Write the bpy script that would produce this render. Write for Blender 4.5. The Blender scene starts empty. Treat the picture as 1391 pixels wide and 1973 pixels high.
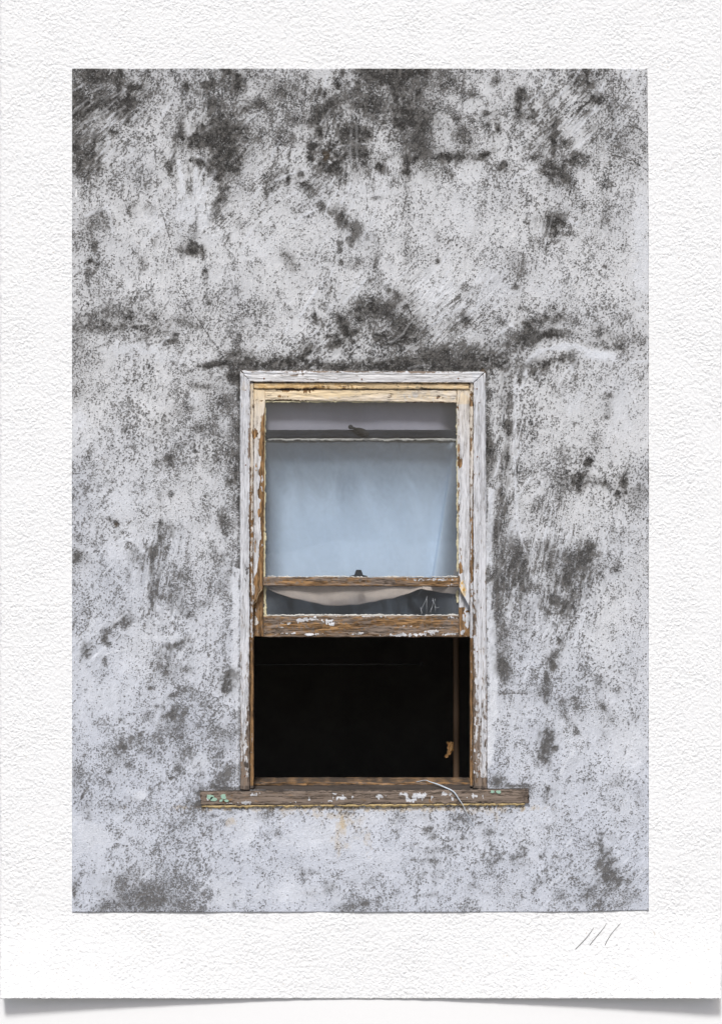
import bpy, bmesh, math, random
import numpy as np
from mathutils import Vector

S = bpy.context.scene
COL = S.collection
random.seed(7)
RNG = np.random.default_rng(11)

# ------------------------------------------------------------------ camera
CAM_D = 9.0          # metres from the face of the wall
PX = 0.002           # one photo pixel is 2 mm on the wall
ZC = 2.0
cam_data = bpy.data.cameras.new("camera")
cam_data.sensor_fit = 'HORIZONTAL'
cam_data.sensor_width = 36.0
cam_data.lens = 36.0 * CAM_D / (1391 * PX)
cam_data.clip_start = 0.1
cam_data.clip_end = 500.0
cam = bpy.data.objects.new("camera", cam_data)
cam.location = (0, -CAM_D, ZC)
cam.rotation_euler = (math.radians(90), 0, 0)
COL.objects.link(cam)
S.camera = cam

# ------------------------------------------------------------------ daylight
SUN_EL, SUN_AZ = 54.0, -9.0      # degrees; azimuth measured from straight in front of the wall, minus = from the left
w = bpy.data.worlds.new("World")
S.world = w
w.use_nodes = True
nt = w.node_tree
nt.nodes.clear()
sky = nt.nodes.new("ShaderNodeTexSky")
sky.sky_type = 'NISHITA'
sky.sun_disc = False
sky.sun_elevation = math.radians(SUN_EL)
sky.sun_rotation = math.radians(180 + SUN_AZ)
sky.air_density = 1.0
sky.dust_density = 4.0
sky.ozone_density = 1.0
bg = nt.nodes.new("ShaderNodeBackground")
bg.inputs[1].default_value = 0.048
wo = nt.nodes.new("ShaderNodeOutputWorld")
nt.links.new(sky.outputs[0], bg.inputs[0])
nt.links.new(bg.outputs[0], wo.inputs[0])

sun_d = bpy.data.lights.new("sun", 'SUN')
sun_d.energy = 1.5
sun_d.angle = math.radians(10)
sun_d.color = (1.0, 1.0, 0.985)
sun = bpy.data.objects.new("sun", sun_d)
a, e = math.radians(SUN_AZ), math.radians(SUN_EL)
to_sun = Vector((math.sin(a) * math.cos(e), -math.cos(a) * math.cos(e), math.sin(e)))
sun.rotation_euler = to_sun.to_track_quat('Z', 'Y').to_euler()
sun.location = (-2, -6, 9)
COL.objects.link(sun)

S.view_settings.view_transform = 'Standard'
S.view_settings.look = 'None'
S.view_settings.gamma = 1.0
S.view_settings.use_curve_mapping = False
S.view_settings.exposure = 1.03
S.cycles.max_bounces = 10
S.cycles.transparent_max_bounces = 24
S.render.film_transparent = False

# ------------------------------------------------------------------ helpers
def P(px, py, Y=0.0):
    """Where something seen at photo pixel (px, py) stands when it is Y metres behind the wall face."""
    k = PX * (CAM_D + Y) / CAM_D
    return ((px - 695.5) * k, Y, ZC - (py - 986.5) * k)

def PA(px, py, Y):
    k = PX * (CAM_D + Y) / CAM_D
    return np.stack([(px - 695.5) * k, Y + 0 * px, ZC - (py - 986.5) * k], -1)

def link(o, parent=None, **props):
    COL.objects.link(o)
    if parent is not None:
        o.parent = parent
    for k, v in props.items():
        o[k] = v
    return o

def thing(name, loc, label, category, group=None):
    o = bpy.data.objects.new(name, None)
    o.location = loc
    o.empty_display_size = 0.05
    COL.objects.link(o)
    o['label'] = label
    o['category'] = category
    if group:
        o['group'] = group
    return o

def base_of(parent):
    v = Vector((0, 0, 0))
    while parent is not None:
        v += parent.location
        parent = parent.parent
    return np.array(v)

def mesh_np(name, co, quads, mat, parent=None, attrs=None, smooth=True, origin=None, **props):
    """co: (n,3) world coordinates; quads: (m,4) indices."""
    off = base_of(parent)
    o_loc = np.zeros(3) if origin is None else np.array(origin) - off
    me = bpy.data.meshes.new(name)
    local = (co - off - o_loc).astype(np.float32)
    me.vertices.add(len(local))
    me.vertices.foreach_set("co", local.ravel())
    quads = np.asarray(quads, dtype=np.int32)
    n, kq = quads.shape
    me.loops.add(n * kq)
    me.loops.foreach_set("vertex_index", quads.ravel())
    me.polygons.add(n)
    me.polygons.foreach_set("loop_start", np.arange(0, n * kq, kq, dtype=np.int32))
    me.update(calc_edges=True)
    me.validate()
    if smooth:
        me.polygons.foreach_set("use_smooth", np.ones(len(me.polygons), dtype=bool))
    for an, av in (attrs or {}).items():
        at = me.attributes.new(an, 'FLOAT', 'POINT')
        at.data.foreach_set("value", np.asarray(av, dtype=np.float32).ravel())
    me.materials.append(mat)
    o = bpy.data.objects.new(name, me)
    o.location = o_loc
    return link(o, parent, **props)

def mesh_bm(name, bm, mat, parent=None, smooth=False, **props):
    off = Vector(base_of(parent))
    bmesh.ops.translate(bm, verts=bm.verts, vec=-off)
    bmesh.ops.recalc_face_normals(bm, faces=bm.faces)
    me = bpy.data.meshes.new(name)
    bm.to_mesh(me)
    bm.free()
    if smooth:
        me.polygons.foreach_set("use_smooth", np.ones(len(me.polygons), dtype=bool))
    me.materials.append(mat)
    o = bpy.data.objects.new(name, me)
    return link(o, parent, **props)

def box_bm(bm, x0, x1, y0, y1, z0, z1):
    vs = [bm.verts.new(p) for p in ((x0, y0, z0), (x1, y0, z0), (x1, y1, z0), (x0, y1, z0),
                                    (x0, y0, z1), (x1, y0, z1), (x1, y1, z1), (x0, y1, z1))]
    for f in ((0, 1, 2, 3), (7, 6, 5, 4), (0, 4, 5, 1), (1, 5, 6, 2), (2, 6, 7, 3), (3, 7, 4, 0)):
        bm.faces.new([vs[i] for i in f])
    return vs

def tube_bm(bm, pts, radii, seg=10):
    pts = [Vector(p) for p in pts]
    rings = []
    for i, p in enumerate(pts):
        t = (pts[min(i + 1, len(pts) - 1)] - pts[max(i - 1, 0)]).normalized()
        u = t.orthogonal().normalized() if i == 0 else (u - t * u.dot(t)).normalized()
        v = t.cross(u)
        r = radii[i] if hasattr(radii, '__len__') else radii
        rings.append([bm.verts.new(p + r * (math.cos(2 * math.pi * k / seg) * u + math.sin(2 * math.pi * k / seg) * v)) for k in range(seg)])
    for a_, b_ in zip(rings, rings[1:]):
        for k in range(seg):
            bm.faces.new((a_[k], a_[(k + 1) % seg], b_[(k + 1) % seg], b_[k]))
    bm.faces.new(rings[0][::-1])
    bm.faces.new(rings[-1])

def fft_noise(h, w_, wx, wy, ang=0.0, power=1.0, seed=0):
    """Smooth random field, zero mean and unit deviation; wx, wy are the wavelengths in cells along the turned axes."""
    r = np.random.default_rng(seed)
    F = np.fft.rfft2(r.standard_normal((h, w_)))
    fy = np.fft.fftfreq(h)[:, None]
    fx = np.fft.rfftfreq(w_)[None, :]
    c, s = math.cos(math.radians(ang)), math.sin(math.radians(ang))
    u = (fx * c + fy * s) * wx
    v = (-fx * s + fy * c) * wy
    n = np.fft.irfft2(F * np.exp(-(u * u + v * v) * 1.6 * power), s=(h, w_))
    n -= n.mean()
    return n / (n.std() + 1e-9)

def sstep(a_, b_, x):
    t = np.clip((x - a_) / (b_ - a_), 0, 1)
    return t * t * (3 - 2 * t)

# ------------------------------------------------------------------ node helpers
class NT:
    def __init__(self, name):
        self.m = bpy.data.materials.new(name)
        self.m.use_nodes = True
        self.t = self.m.node_tree
        self.t.nodes.clear()
        self.out = self.t.nodes.new("ShaderNodeOutputMaterial")
        self.tc = self.t.nodes.new("ShaderNodeTexCoord").outputs['Object']
    def n(self, kind, ins=None, **at):
        x = self.t.nodes.new(kind)
        for k, v in at.items():
            setattr(x, k, v)
        for k, v in (ins or {}).items():
            self.put(x.inputs[k], v)
        return x
    def put(self, sock, v):
        if isinstance(v, bpy.types.NodeSocket):
            self.t.links.new(v, sock)
        elif hasattr(v, '__len__') and len(v) == 3 and sock.type == 'RGBA':
            sock.default_value = (*v, 1)
        else:
            sock.default_value = v
    def attr(self, name):
        return self.n("ShaderNodeAttribute", attribute_name=name).outputs['Fac']
    def math(self, op, a_, b_=0.0, c_=None, clamp=False):
        x = self.n("ShaderNodeMath", operation=op, use_clamp=clamp)
        self.put(x.inputs[0], a_)
        self.put(x.inputs[1], b_)
        if c_ is not None:
            self.put(x.inputs[2], c_)
        return x.outputs[0]
    def mad(self, a_, b_, c_):
        return self.math('MULTIPLY_ADD', a_, b_, c_)
    def step(self, lo, hi, v, o0=0.0, o1=1.0):
        x = self.n("ShaderNodeMapRange", interpolation_type='SMOOTHSTEP')
        for k, q in ((0, v), (1, lo), (2, hi), (3, o0), (4, o1)):
            self.put(x.inputs[k], q)
        return x.outputs[0]
    def mix(self, f, a_, b_, mode='MIX'):
        x = self.n("ShaderNodeMix", data_type='RGBA', blend_type=mode)
        self.put(x.inputs[0], f)
        self.put(x.inputs[6], a_)
        self.put(x.inputs[7], b_)
        return x.outputs[2]
    def map(self, scale=(1, 1, 1), rot=(0, 0, 0), loc=(0, 0, 0), src=None):
        x = self.n("ShaderNodeMapping")
        self.put(x.inputs[0], src or self.tc)
        x.inputs[1].default_value = loc
        x.inputs[2].default_value = rot
        x.inputs[3].default_value = scale
        return x.outputs[0]
    def noise(self, scale, detail=2.0, rough=0.5, vec=None, dist=0.0):
        return self.n("ShaderNodeTexNoise", {'Vector': vec or self.tc, 'Scale': scale, 'Detail': detail, 'Roughness': rough, 'Distortion': dist}).outputs['Fac']
    def bump(self, h, strength=0.5, dist=0.002, normal=None):
        x = self.n("ShaderNodeBump", {'Height': h, 'Strength': strength, 'Distance': dist})
        if normal is not None:
            self.put(x.inputs['Normal'], normal)
        return x.outputs[0]
    def pbr(self, col, rough=0.8, normal=None, spec=0.3, metal=0.0):
        b = self.n("ShaderNodeBsdfPrincipled", {'Base Color': col, 'Roughness': rough, 'Metallic': metal})
        b.inputs['Specular IOR Level'].default_value = spec
        if normal is not None:
            self.put(b.inputs['Normal'], normal)
        self.t.links.new(b.outputs[0], self.out.inputs[0])
        return b
# ------------------------------------------------------------------ materials of the large pieces
def mat_wall():
    k = NT("weathered_limewash")
    d, wash, warm, cool, film = (k.attr(q) for q in ("grime_shade", "wash", "rust", "cool", "film"))
    flat = k.map(scale=(1, 1, 1))
    C = lambda v, f: k.math('MULTIPLY', k.math('SUBTRACT', v, 0.5), f)
    fb = k.noise(40.0, 7.0, 0.80, k.map(scale=(1.0, 1, 0.8), rot=(0, 0.5, 0)), 0.4)
    pa = k.noise(112.0, 1.6, 0.55, k.map(scale=(1.1, 1, 0.92), src=k.map(rot=(0, -0.6, 0))), 0.0)
    pb = k.noise(185.0, 1.6, 0.55, k.map(loc=(2, 5, 1)), 0.0)
    psel = k.step(0.40, 0.60, k.noise(4.0, 3.0, 0.6, k.map(loc=(7, 3, 5))))
    pit = k.n("ShaderNodeMix", {0: psel, 2: pa, 3: pb}, data_type='FLOAT').outputs[0]
    fine = k.noise(300.0, 2.0, 0.6, flat)
    scr = k.noise(135.0, 3.0, 0.65, k.map(scale=(1.0, 1, 0.09), src=k.map(rot=(0, -0.16, 0))), 0.3)
    scr2 = k.noise(135.0, 3.0, 0.65, k.map(scale=(1.0, 1, 0.10), src=k.map(rot=(0, -0.80, 0))), 0.3)
    scr3 = k.noise(120.0, 3.0, 0.65, k.map(scale=(1.0, 1, 0.12), src=k.map(rot=(0, -1.40, 0))), 0.3)
    side, level, brush = k.attr('lean'), k.attr('level'), k.attr('brush')
    br = k.n("ShaderNodeMix", {0: side, 2: scr, 3: scr2}, data_type='FLOAT').outputs[0]
    br = k.n("ShaderNodeMix", {0: level, 2: br, 3: scr3}, data_type='FLOAT').outputs[0]
    brs = k.math('MULTIPLY', k.math('SUBTRACT', br, 0.5), brush)
    x1 = k.math('ADD', d, k.math('ADD', C(fb, 1.75), k.math('ADD', C(pit, 1.35), k.math('ADD', C(fine, 1.0), k.math('MULTIPLY', brs, 1.75)))))
    m1 = k.step(0.31, 0.80, x1)
    p2 = k.math('ADD', k.math('MULTIPLY', d, 0.95), k.math('ADD', C(pit, 2.5), k.math('ADD', C(fine, 1.0), k.math('MULTIPLY', brs, 0.8))))
    m2 = k.step(0.53, 0.70, p2)
    # round pits in the render, each of its own size, filled with dirt
    flat2 = k.n("ShaderNodeVectorMath", {0: flat, 1: (1.0, 0.0, 1.0)}, operation='MULTIPLY').outputs[0]
    wv = k.n("ShaderNodeTexNoise", {'Vector': flat2, 'Scale': 60.0, 'Detail': 2.0}).outputs['Color']
    wv = k.n("ShaderNodeVectorMath", {0: wv, 1: (0.011, 0.0, 0.011)}, operation='MULTIPLY').outputs[0]
    pv = k.n("ShaderNodeVectorMath", {0: flat2, 1: wv}, operation='ADD').outputs[0]
    vo = k.n("ShaderNodeTexVoronoi", {'Vector': pv, 'Scale': 105.0}, voronoi_dimensions='3D')
    vr = k.n("ShaderNodeSeparateColor", {0: vo.outputs['Color']}).outputs[0]
    rad = k.math('ADD', k.math('MULTIPLY_ADD', d, 0.66, -0.075), k.math('ADD', C(vr, 0.62), k.math('ADD', C(fine, 0.6), k.math('ADD', C(fb, 0.6), k.math('MULTIPLY', brs, 0.5)))))
    m3 = k.step(-0.06, 0.07, k.math('SUBTRACT', rad, vo.outputs['Distance']))
    m2 = k.math('MAXIMUM', m2, k.math('MULTIPLY', m3, k.step(0.30, 0.62, k.noise(14.0, 3.0, 0.6, k.map(loc=(1, 8, 4))), 0.45, 1.0)))
    fl = k.step(0.555, 0.66, k.math('ADD', k.noise(150.0, 2.0, 0.55, k.map(loc=(9, 4, 2))), k.math('MULTIPLY', brs, -0.35)))
    m1 = k.math('MULTIPLY', m1, k.math('MULTIPLY_ADD', fl, -0.85, 1.0))
    m = k.math('MAXIMUM', m1, k.math('MULTIPLY', m2, 0.88))
    haze_ = k.math('MULTIPLY', k.step(0.05, 1.0, k.math('ADD', film, k.math('ADD', C(fine, 0.5), C(fb, 0.8)))), 0.75)
    blotch = k.noise(9.0, 4.0, 0.6)
    tone = k.math('ADD', 1.0, k.math('ADD', C(blotch, 0.22), k.math('ADD', k.math('MULTIPLY', brs, 0.95), k.math('ADD', C(fine, 0.60), C(fb, 0.35)))))
    lime = k.mix(cool, (0.665, 0.672, 0.690), (0.61, 0.64, 0.715))
    lime = k.mix(wash, lime, (0.66, 0.68, 0.725))
    tn = k.n("ShaderNodeCombineXYZ", {0: tone, 1: tone, 2: tone}).outputs[0]
    lime = k.mix(1.0, lime, tn, 'MULTIPLY')
    grey = k.mix(cool, (0.215, 0.208, 0.20), (0.225, 0.228, 0.24))
    lime = k.mix(haze_, lime, k.mix(1.0, grey, tn, 'MULTIPLY'))
    wn = k.step(0.12, 0.85, k.math('ADD', warm, k.math('ADD', C(fb, 0.6), C(pit, 0.4))))
    lime = k.mix(wn, lime, k.mix(fine, (0.46, 0.33, 0.17), (0.60, 0.50, 0.34)))
    soot = k.mix(k.step(0.36, 0.66, k.math('ADD', k.math('ADD', br, C(fine, 0.6)), k.math('ADD', C(k.noise(48.0, 4.0, 0.7, k.map(loc=(6, 2, 8))), 1.3), k.math('MULTIPLY_ADD', d, -0.35, 0.22)))), (0.026, 0.024, 0.022), (0.135, 0.128, 0.121))
    soot = k.mix(k.math('MULTIPLY', cool, 0.8), soot, k.mix(k.step(0.3, 0.7, br), (0.075, 0.070, 0.066), (0.165, 0.158, 0.152)))
    soot = k.mix(warm, soot, (0.085, 0.055, 0.032))
    m = k.math('MULTIPLY', m, k.math('MULTIPLY_ADD', wash, -0.70, 1.0))
    m = k.math('MULTIPLY', m, k.math('MULTIPLY_ADD', cool, -0.10, 0.97))
    # between lime and soot the dirt reads as a mid grey, not as a straight blend
    col = k.mix(k.math('POWER', m, 0.85), lime, soot)
    bh = k.math('MULTIPLY_ADD', m, -0.8, k.math('ADD', k.math('MULTIPLY', pit, 0.8), k.math('ADD', k.math('MULTIPLY', fine, 0.5), k.math('MULTIPLY', br, 0.5))))
    k.pbr(col, 0.95, k.bump(bh, 0.8, 0.004), 0.12)
    return k.m

def mat_paper():
    k = NT("textured_white_paper")
    v = k.map(scale=(1, 1, 1.0), rot=(0, 0.5, 0))
    n1 = k.noise(96.0, 3.0, 0.58, k.map(scale=(1.06, 1, 0.96), src=k.map(rot=(0, 0.5, 0))), 0.15)
    n2 = k.noise(150.0, 3.0, 0.6, v)
    n3 = k.noise(7.0, 2.0, 0.5, v)
    amp = k.step(0.3, 0.7, n3, 0.6, 1.25)
    vp = k.n("ShaderNodeTexVoronoi", {'Vector': k.n("ShaderNodeVectorMath", {0: v, 1: k.n("ShaderNodeVectorMath", {0: k.n("ShaderNodeTexNoise", {'Vector': v, 'Scale': 45.0, 'Detail': 2.0}).outputs['Color'], 1: (0.022, 0.022, 0.022)}, operation='MULTIPLY').outputs[0]}, operation='ADD').outputs[0], 'Scale': 82.0, 'Smoothness': 0.7}, feature='SMOOTH_F1').outputs['Distance']
    hh = k.math('MULTIPLY', k.mad(n2, 0.40, k.mad(vp, -0.75, k.math('MULTIPLY', n1, 0.55))), amp)
    fleck = k.math('GREATER_THAN', k.noise(95.0, 0.0, 0.5, k.map(loc=(3, 1, 2))), 0.815)
    col = k.mix(k.math('MULTIPLY', fleck, 0.5), (0.872, 0.875, 0.878), (0.55, 0.48, 0.40))
    k.pbr(col, 0.95, k.bump(hh, 0.46, 0.0100), 0.1)
    return k.m

def mat_plain(name, col, rough=0.85, nscale=40.0, amt=0.12, spec=0.25, metal=0.0, bump=0.15, stretch=(1, 1, 1)):
    k = NT(name)
    n = k.noise(nscale, 4.0, 0.6, k.map(scale=stretch))
    t = k.mad(k.math('SUBTRACT', n, 0.5), amt * 2, 1.0)
    tn = k.n("ShaderNodeCombineXYZ", {0: t, 1: t, 2: t}).outputs[0]
    k.pbr(k.mix(1.0, col, tn, 'MULTIPLY'), rough, k.bump(n, bump, 0.001), spec, metal)
    return k.m

M_WALL = mat_wall()
M_PAPER = mat_paper()
M_BACK = mat_plain("white_backing", (0.88, 0.88, 0.88), 0.95, 60, 0.01, 0.1, bump=0.03)
M_GROUND = mat_plain("pale_ground", (0.20, 0.195, 0.19), 0.95, 3.0, 0.25, 0.1)

# ------------------------------------------------------------------ ground, backing wall, dark room
bm = bmesh.new()
bmesh.ops.create_grid(bm, x_segments=8, y_segments=8, size=120)
bmesh.ops.translate(bm, verts=bm.verts, vec=(0, -60, -0.9))
mesh_bm("ground", bm, M_GROUND, kind='structure')

HX0, HX1, HY0, HY1 = 476, 921, 727, 1523        # the opening in the masonry, photo pixels
hx0, hx1 = P(HX0, 0)[0], P(HX1, 0)[0]
hz1, hz0 = P(0, HY0)[2], P(0, HY1)[2]
bm = bmesh.new()
BY0, BY1 = 0.0075, 0.20
for (x0, x1, z0, z1) in ((-5, hx0, -0.9, 6), (hx1, 5, -0.9, 6), (hx0, hx1, -0.9, hz0), (hx0, hx1, hz1, 6)):
    box_bm(bm, x0, x1, BY0, BY1, z0, z1)
bmesh.ops.remove_doubles(bm, verts=bm.verts, dist=1e-5)
mesh_bm("backdrop", bm, M_BACK, kind='structure')

M_ROOM = mat_plain("dark_room_plaster", (0.36, 0.35, 0.34), 0.95, 6, 0.3, 0.05)
bm = bmesh.new()
rx, ry0, ry1, rz0, rz1 = 1.7, 0.20, 3.4, -0.2, 3.3
for (x0, x1, y0, y1, z0, z1) in ((-rx - .1, -rx, ry0, ry1, rz0, rz1), (rx, rx + .1, ry0, ry1, rz0, rz1),
                                 (-rx - .1, rx + .1, ry1, ry1 + .1, rz0, rz1), (-rx - .1, rx + .1, ry0, ry1 + .1, rz0 - .1, rz0),
                                 (-rx - .1, rx + .1, ry0, ry1 + .1, rz1, rz1 + .1)):
    box_bm(bm, x0, x1, y0, y1, z0, z1)
mesh_bm("room", bm, M_ROOM, kind='structure')

# ------------------------------------------------------------------ the weathered wall
STEP = 2.0
gx = np.arange(139, 1250 + 1e-6, STEP / 1.0)
gy = np.arange(131, 1759 + 1e-6, STEP / 1.0)
NX, NY = len(gx), len(gy)
X, Y_ = np.meshgrid(gx, gy)

BX = np.array([139, 250, 361, 472, 583, 694, 805, 916, 1027, 1138, 1250.])
BYR = np.array([131, 230, 330, 430, 530, 630, 730, 830, 930, 1030, 1130, 1230, 1330, 1430, 1530, 1630, 1759.])
BASE = np.array([
 [.42,.38,.30,.35,.30,.36,.45,.33,.30,.33,.20],
 [.40,.28,.30,.38,.32,.42,.45,.38,.38,.32,.22],
 [.35,.26,.28,.34,.26,.30,.26,.22,.26,.26,.24],
 [.26,.22,.22,.24,.20,.20,.20,.17,.22,.26,.14],
 [.24,.20,.17,.20,.22,.20,.20,.17,.17,.20,.12],
 [.30,.28,.26,.30,.30,.34,.30,.22,.30,.24,.24],
 [.28,.22,.24,.40,.45,.45,.45,.45,.26,.20,.18],
 [.18,.24,.30,.38,.30,.30,.30,.32,.26,.22,.12],
 [.26,.20,.28,.34,.30,.30,.30,.34,.28,.30,.28],
 [.22,.16,.24,.28,.30,.30,.30,.36,.24,.22,.18],
 [.22,.20,.27,.26,.30,.30,.30,.38,.24,.26,.18],
 [.20,.20,.27,.27,.30,.30,.30,.32,.22,.20,.17],
 [.20,.19,.28,.30,.30,.30,.30,.28,.22,.26,.20],
 [.24,.24,.28,.30,.30,.30,.30,.27,.20,.17,.14],
 [.20,.22,.24,.28,.20,.20,.20,.22,.20,.20,.20],
 [.12,.24,.26,.16,.12,.15,.22,.24,.20,.22,.16],
 [.20,.36,.34,.16,.14,.24,.20,.22,.20,.26,.18]])

def grid_interp(G):
    fx = np.interp(gx, BX, np.arange(len(BX)))
    fy = np.interp(gy, BYR, np.arange(len(BYR)))
    ix = np.clip(fx.astype(int), 0, len(BX) - 2)
    iy = np.clip(fy.astype(int), 0, len(BYR) - 2)
    tx = (fx - ix); tx = (tx * tx * (3 - 2 * tx))[None, :]
    ty = (fy - iy); ty = (ty * ty * (3 - 2 * ty))[:, None]
    a_ = G[iy][:, ix]; b_ = G[iy][:, ix + 1]; c_ = G[iy + 1][:, ix]; d_ = G[iy + 1][:, ix + 1]
    return (a_ * (1 - tx) + b_ * tx) * (1 - ty) + (c_ * (1 - tx) + d_ * tx) * ty

N_EDGE = fft_noise(NY, NX, 2.6, 3.4, 20, seed=9) * 0.45 + fft_noise(NY, NX, 5, 6, 20, seed=1) * 0.5 + fft_noise(NY, NX, 12, 14, seed=2) * 0.5
N_MID = fft_noise(NY, NX, 14, 22, -15, seed=3)
N_BIG = fft_noise(NY, NX, 45, 55, 0, seed=4)
N_BRV = fft_noise(NY, NX, 1.9, 20, 10, seed=5)
N_BRD = fft_noise(NY, NX, 19, 1.9, -44, seed=6)
def soft_map(spec, base, noise_seed):
    f_ = np.full(X.shape, base)
    for x_, y_, rx_, ry_, v_ in spec:
        wgt = np.exp(-(((X - x_) / rx_) ** 2 + ((Y_ - y_) / ry_) ** 2))
        f_ += (v_ - f_) * wgt
    return f_ + 0.16 * fft_noise(NY, NX, 40, 40, seed=noise_seed)
# which way the lime brush went: 0 upright, 1 leaning to the right; level = sideways strokes
LEAN = np.clip(soft_map([(180, 200, 90, 90, 1.0), (420, 300, 90, 70, 0.8), (540, 330, 120, 140, 0.9), (620, 200, 90, 80, 0.1), (690, 300, 50, 90, 0.0), (1000, 220, 110, 90, 0.75), (1120, 230, 90, 80, 1.0), (860, 590, 130, 110, 1.0),
   (600, 680, 120, 50, 1.0), (1090, 610, 120, 70, 0.9), (290, 1120, 60, 90, 0.0), (180, 1240, 70, 60, 1.0), (230, 1450, 120, 120, 0.8), (1000, 1080, 90, 160, 0.0), (1100, 1120, 90, 120, 0.15), (1180, 1700, 130, 120, 1.0), (980, 800, 40, 140, 0.0), (700, 1680, 200, 60, 0.5), (370, 380, 60, 60, 0.25)], 0.42, 81), 0, 1)
LEVEL = np.clip(soft_map([(420, 700, 80, 20, 0.9), (700, 702, 200, 16, 0.8), (240, 655, 130, 30, 0.8), (660, 1650, 180, 70, 0.75), (450, 1590, 90, 40, 0.6), (850, 1640, 120, 70, 0.6), (260, 1720, 90, 40, 0.6), (1060, 640, 80, 22, 0.6)], 0.05, 82), 0, 1)
BRUSH = np.clip(soft_map([(180, 220, 110, 110, 1.7), (370, 370, 80, 110, 1.8), (540, 330, 90, 120, 1.4), (660, 290, 90, 90, 1.3), (670, 440, 60, 70, 1.5), (850, 570, 120, 100, 1.6), (1100, 210, 110, 100, 1.6), (1060, 440, 60, 50, 1.3), (1040, 1110, 130, 130, 1.9), (280, 1100, 60, 110, 1.8),
   (600, 690, 120, 40, 1.2), (170, 1250, 50, 40, 1.8), (900, 680, 60, 40, 1.2), (1050, 700, 60, 30, 1.6), (985, 850, 40, 150, 1.5), (1180, 1690, 110, 90, 1.3), (320, 1270, 50, 40, 1.4), (250, 660, 70, 25, 1.2)], 0.72, 83), 0.2, 2.0)
BRISTLE = N_BRV * (1 - LEAN) + N_BRD * LEAN

grime_shade = (0.05 + 1.12 * grid_interp(BASE)) * (1 + 0.20 * N_MID + 0.16 * N_EDGE + 0.10 * N_BIG)
film = 1.1 * grid_interp(BASE) + 0.05 * N_BIG
wash = np.zeros_like(grime_shade)
rust = np.zeros_like(grime_shade)

def stamp(field, x, y, rx, ry, ang=0.0, s=0.5, soft=1.0, mode='add', ragged=0.42):
    R = max(rx, ry) * 1.9 + 6
    i0, i1 = np.searchsorted(gx, [x - R, x + R])
    j0, j1 = np.searchsorted(gy, [y - R, y + R])
    if i1 <= i0 or j1 <= j0:
        return
    sl = (slice(j0, j1), slice(i0, i1))
    c, sn = math.cos(math.radians(ang)), math.sin(math.radians(ang))
    dx, dy = X[sl] - x, Y_[sl] - y
    u = (dx * c + dy * sn) / rx
    v = (-dx * sn + dy * c) / ry
    r = np.sqrt(u * u + v * v) + ragged * N_EDGE[sl] * 0.5 + 0.20 * BRISTLE[sl] * BRUSH[sl]
    val = s * (1 - sstep(1.0 - 0.62 * soft, 1.0 + 0.42 * soft, r))
    if mode == 'add':
        field[sl] += val
    else:
        field[sl] = np.maximum(field[sl], val)

def stroke(field, pts, width, s, mode='max', taper=True):
    pts = np.array(pts, float)
    x0, y0 = pts.min(0) - width * 3 - 4
    x1, y1 = pts.max(0) + width * 3 + 4
    i0, i1 = np.searchsorted(gx, [x0, x1])
    j0, j1 = np.searchsorted(gy, [y0, y1])
    if i1 <= i0 or j1 <= j0:
        return
    sl = (slice(j0, j1), slice(i0, i1))
    best = np.full(X[sl].shape, 1e9)
    for a_, b_ in zip(pts[:-1], pts[1:]):
        ab = b_ - a_
        t = np.clip(((X[sl] - a_[0]) * ab[0] + (Y_[sl] - a_[1]) * ab[1]) / (ab @ ab + 1e-9), 0, 1)
        best = np.minimum(best, np.hypot(X[sl] - a_[0] - t * ab[0], Y_[sl] - a_[1] - t * ab[1]))
    r = best / width + 0.22 * N_EDGE[sl] + 0.25 * BRISTLE[sl] * (width > 3)
    val = s * (1 - sstep(0.45, 1.25, r))
    if mode == 'max':
        field[sl] = np.maximum(field[sl], val)
    else:
        field[sl] += val

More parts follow.
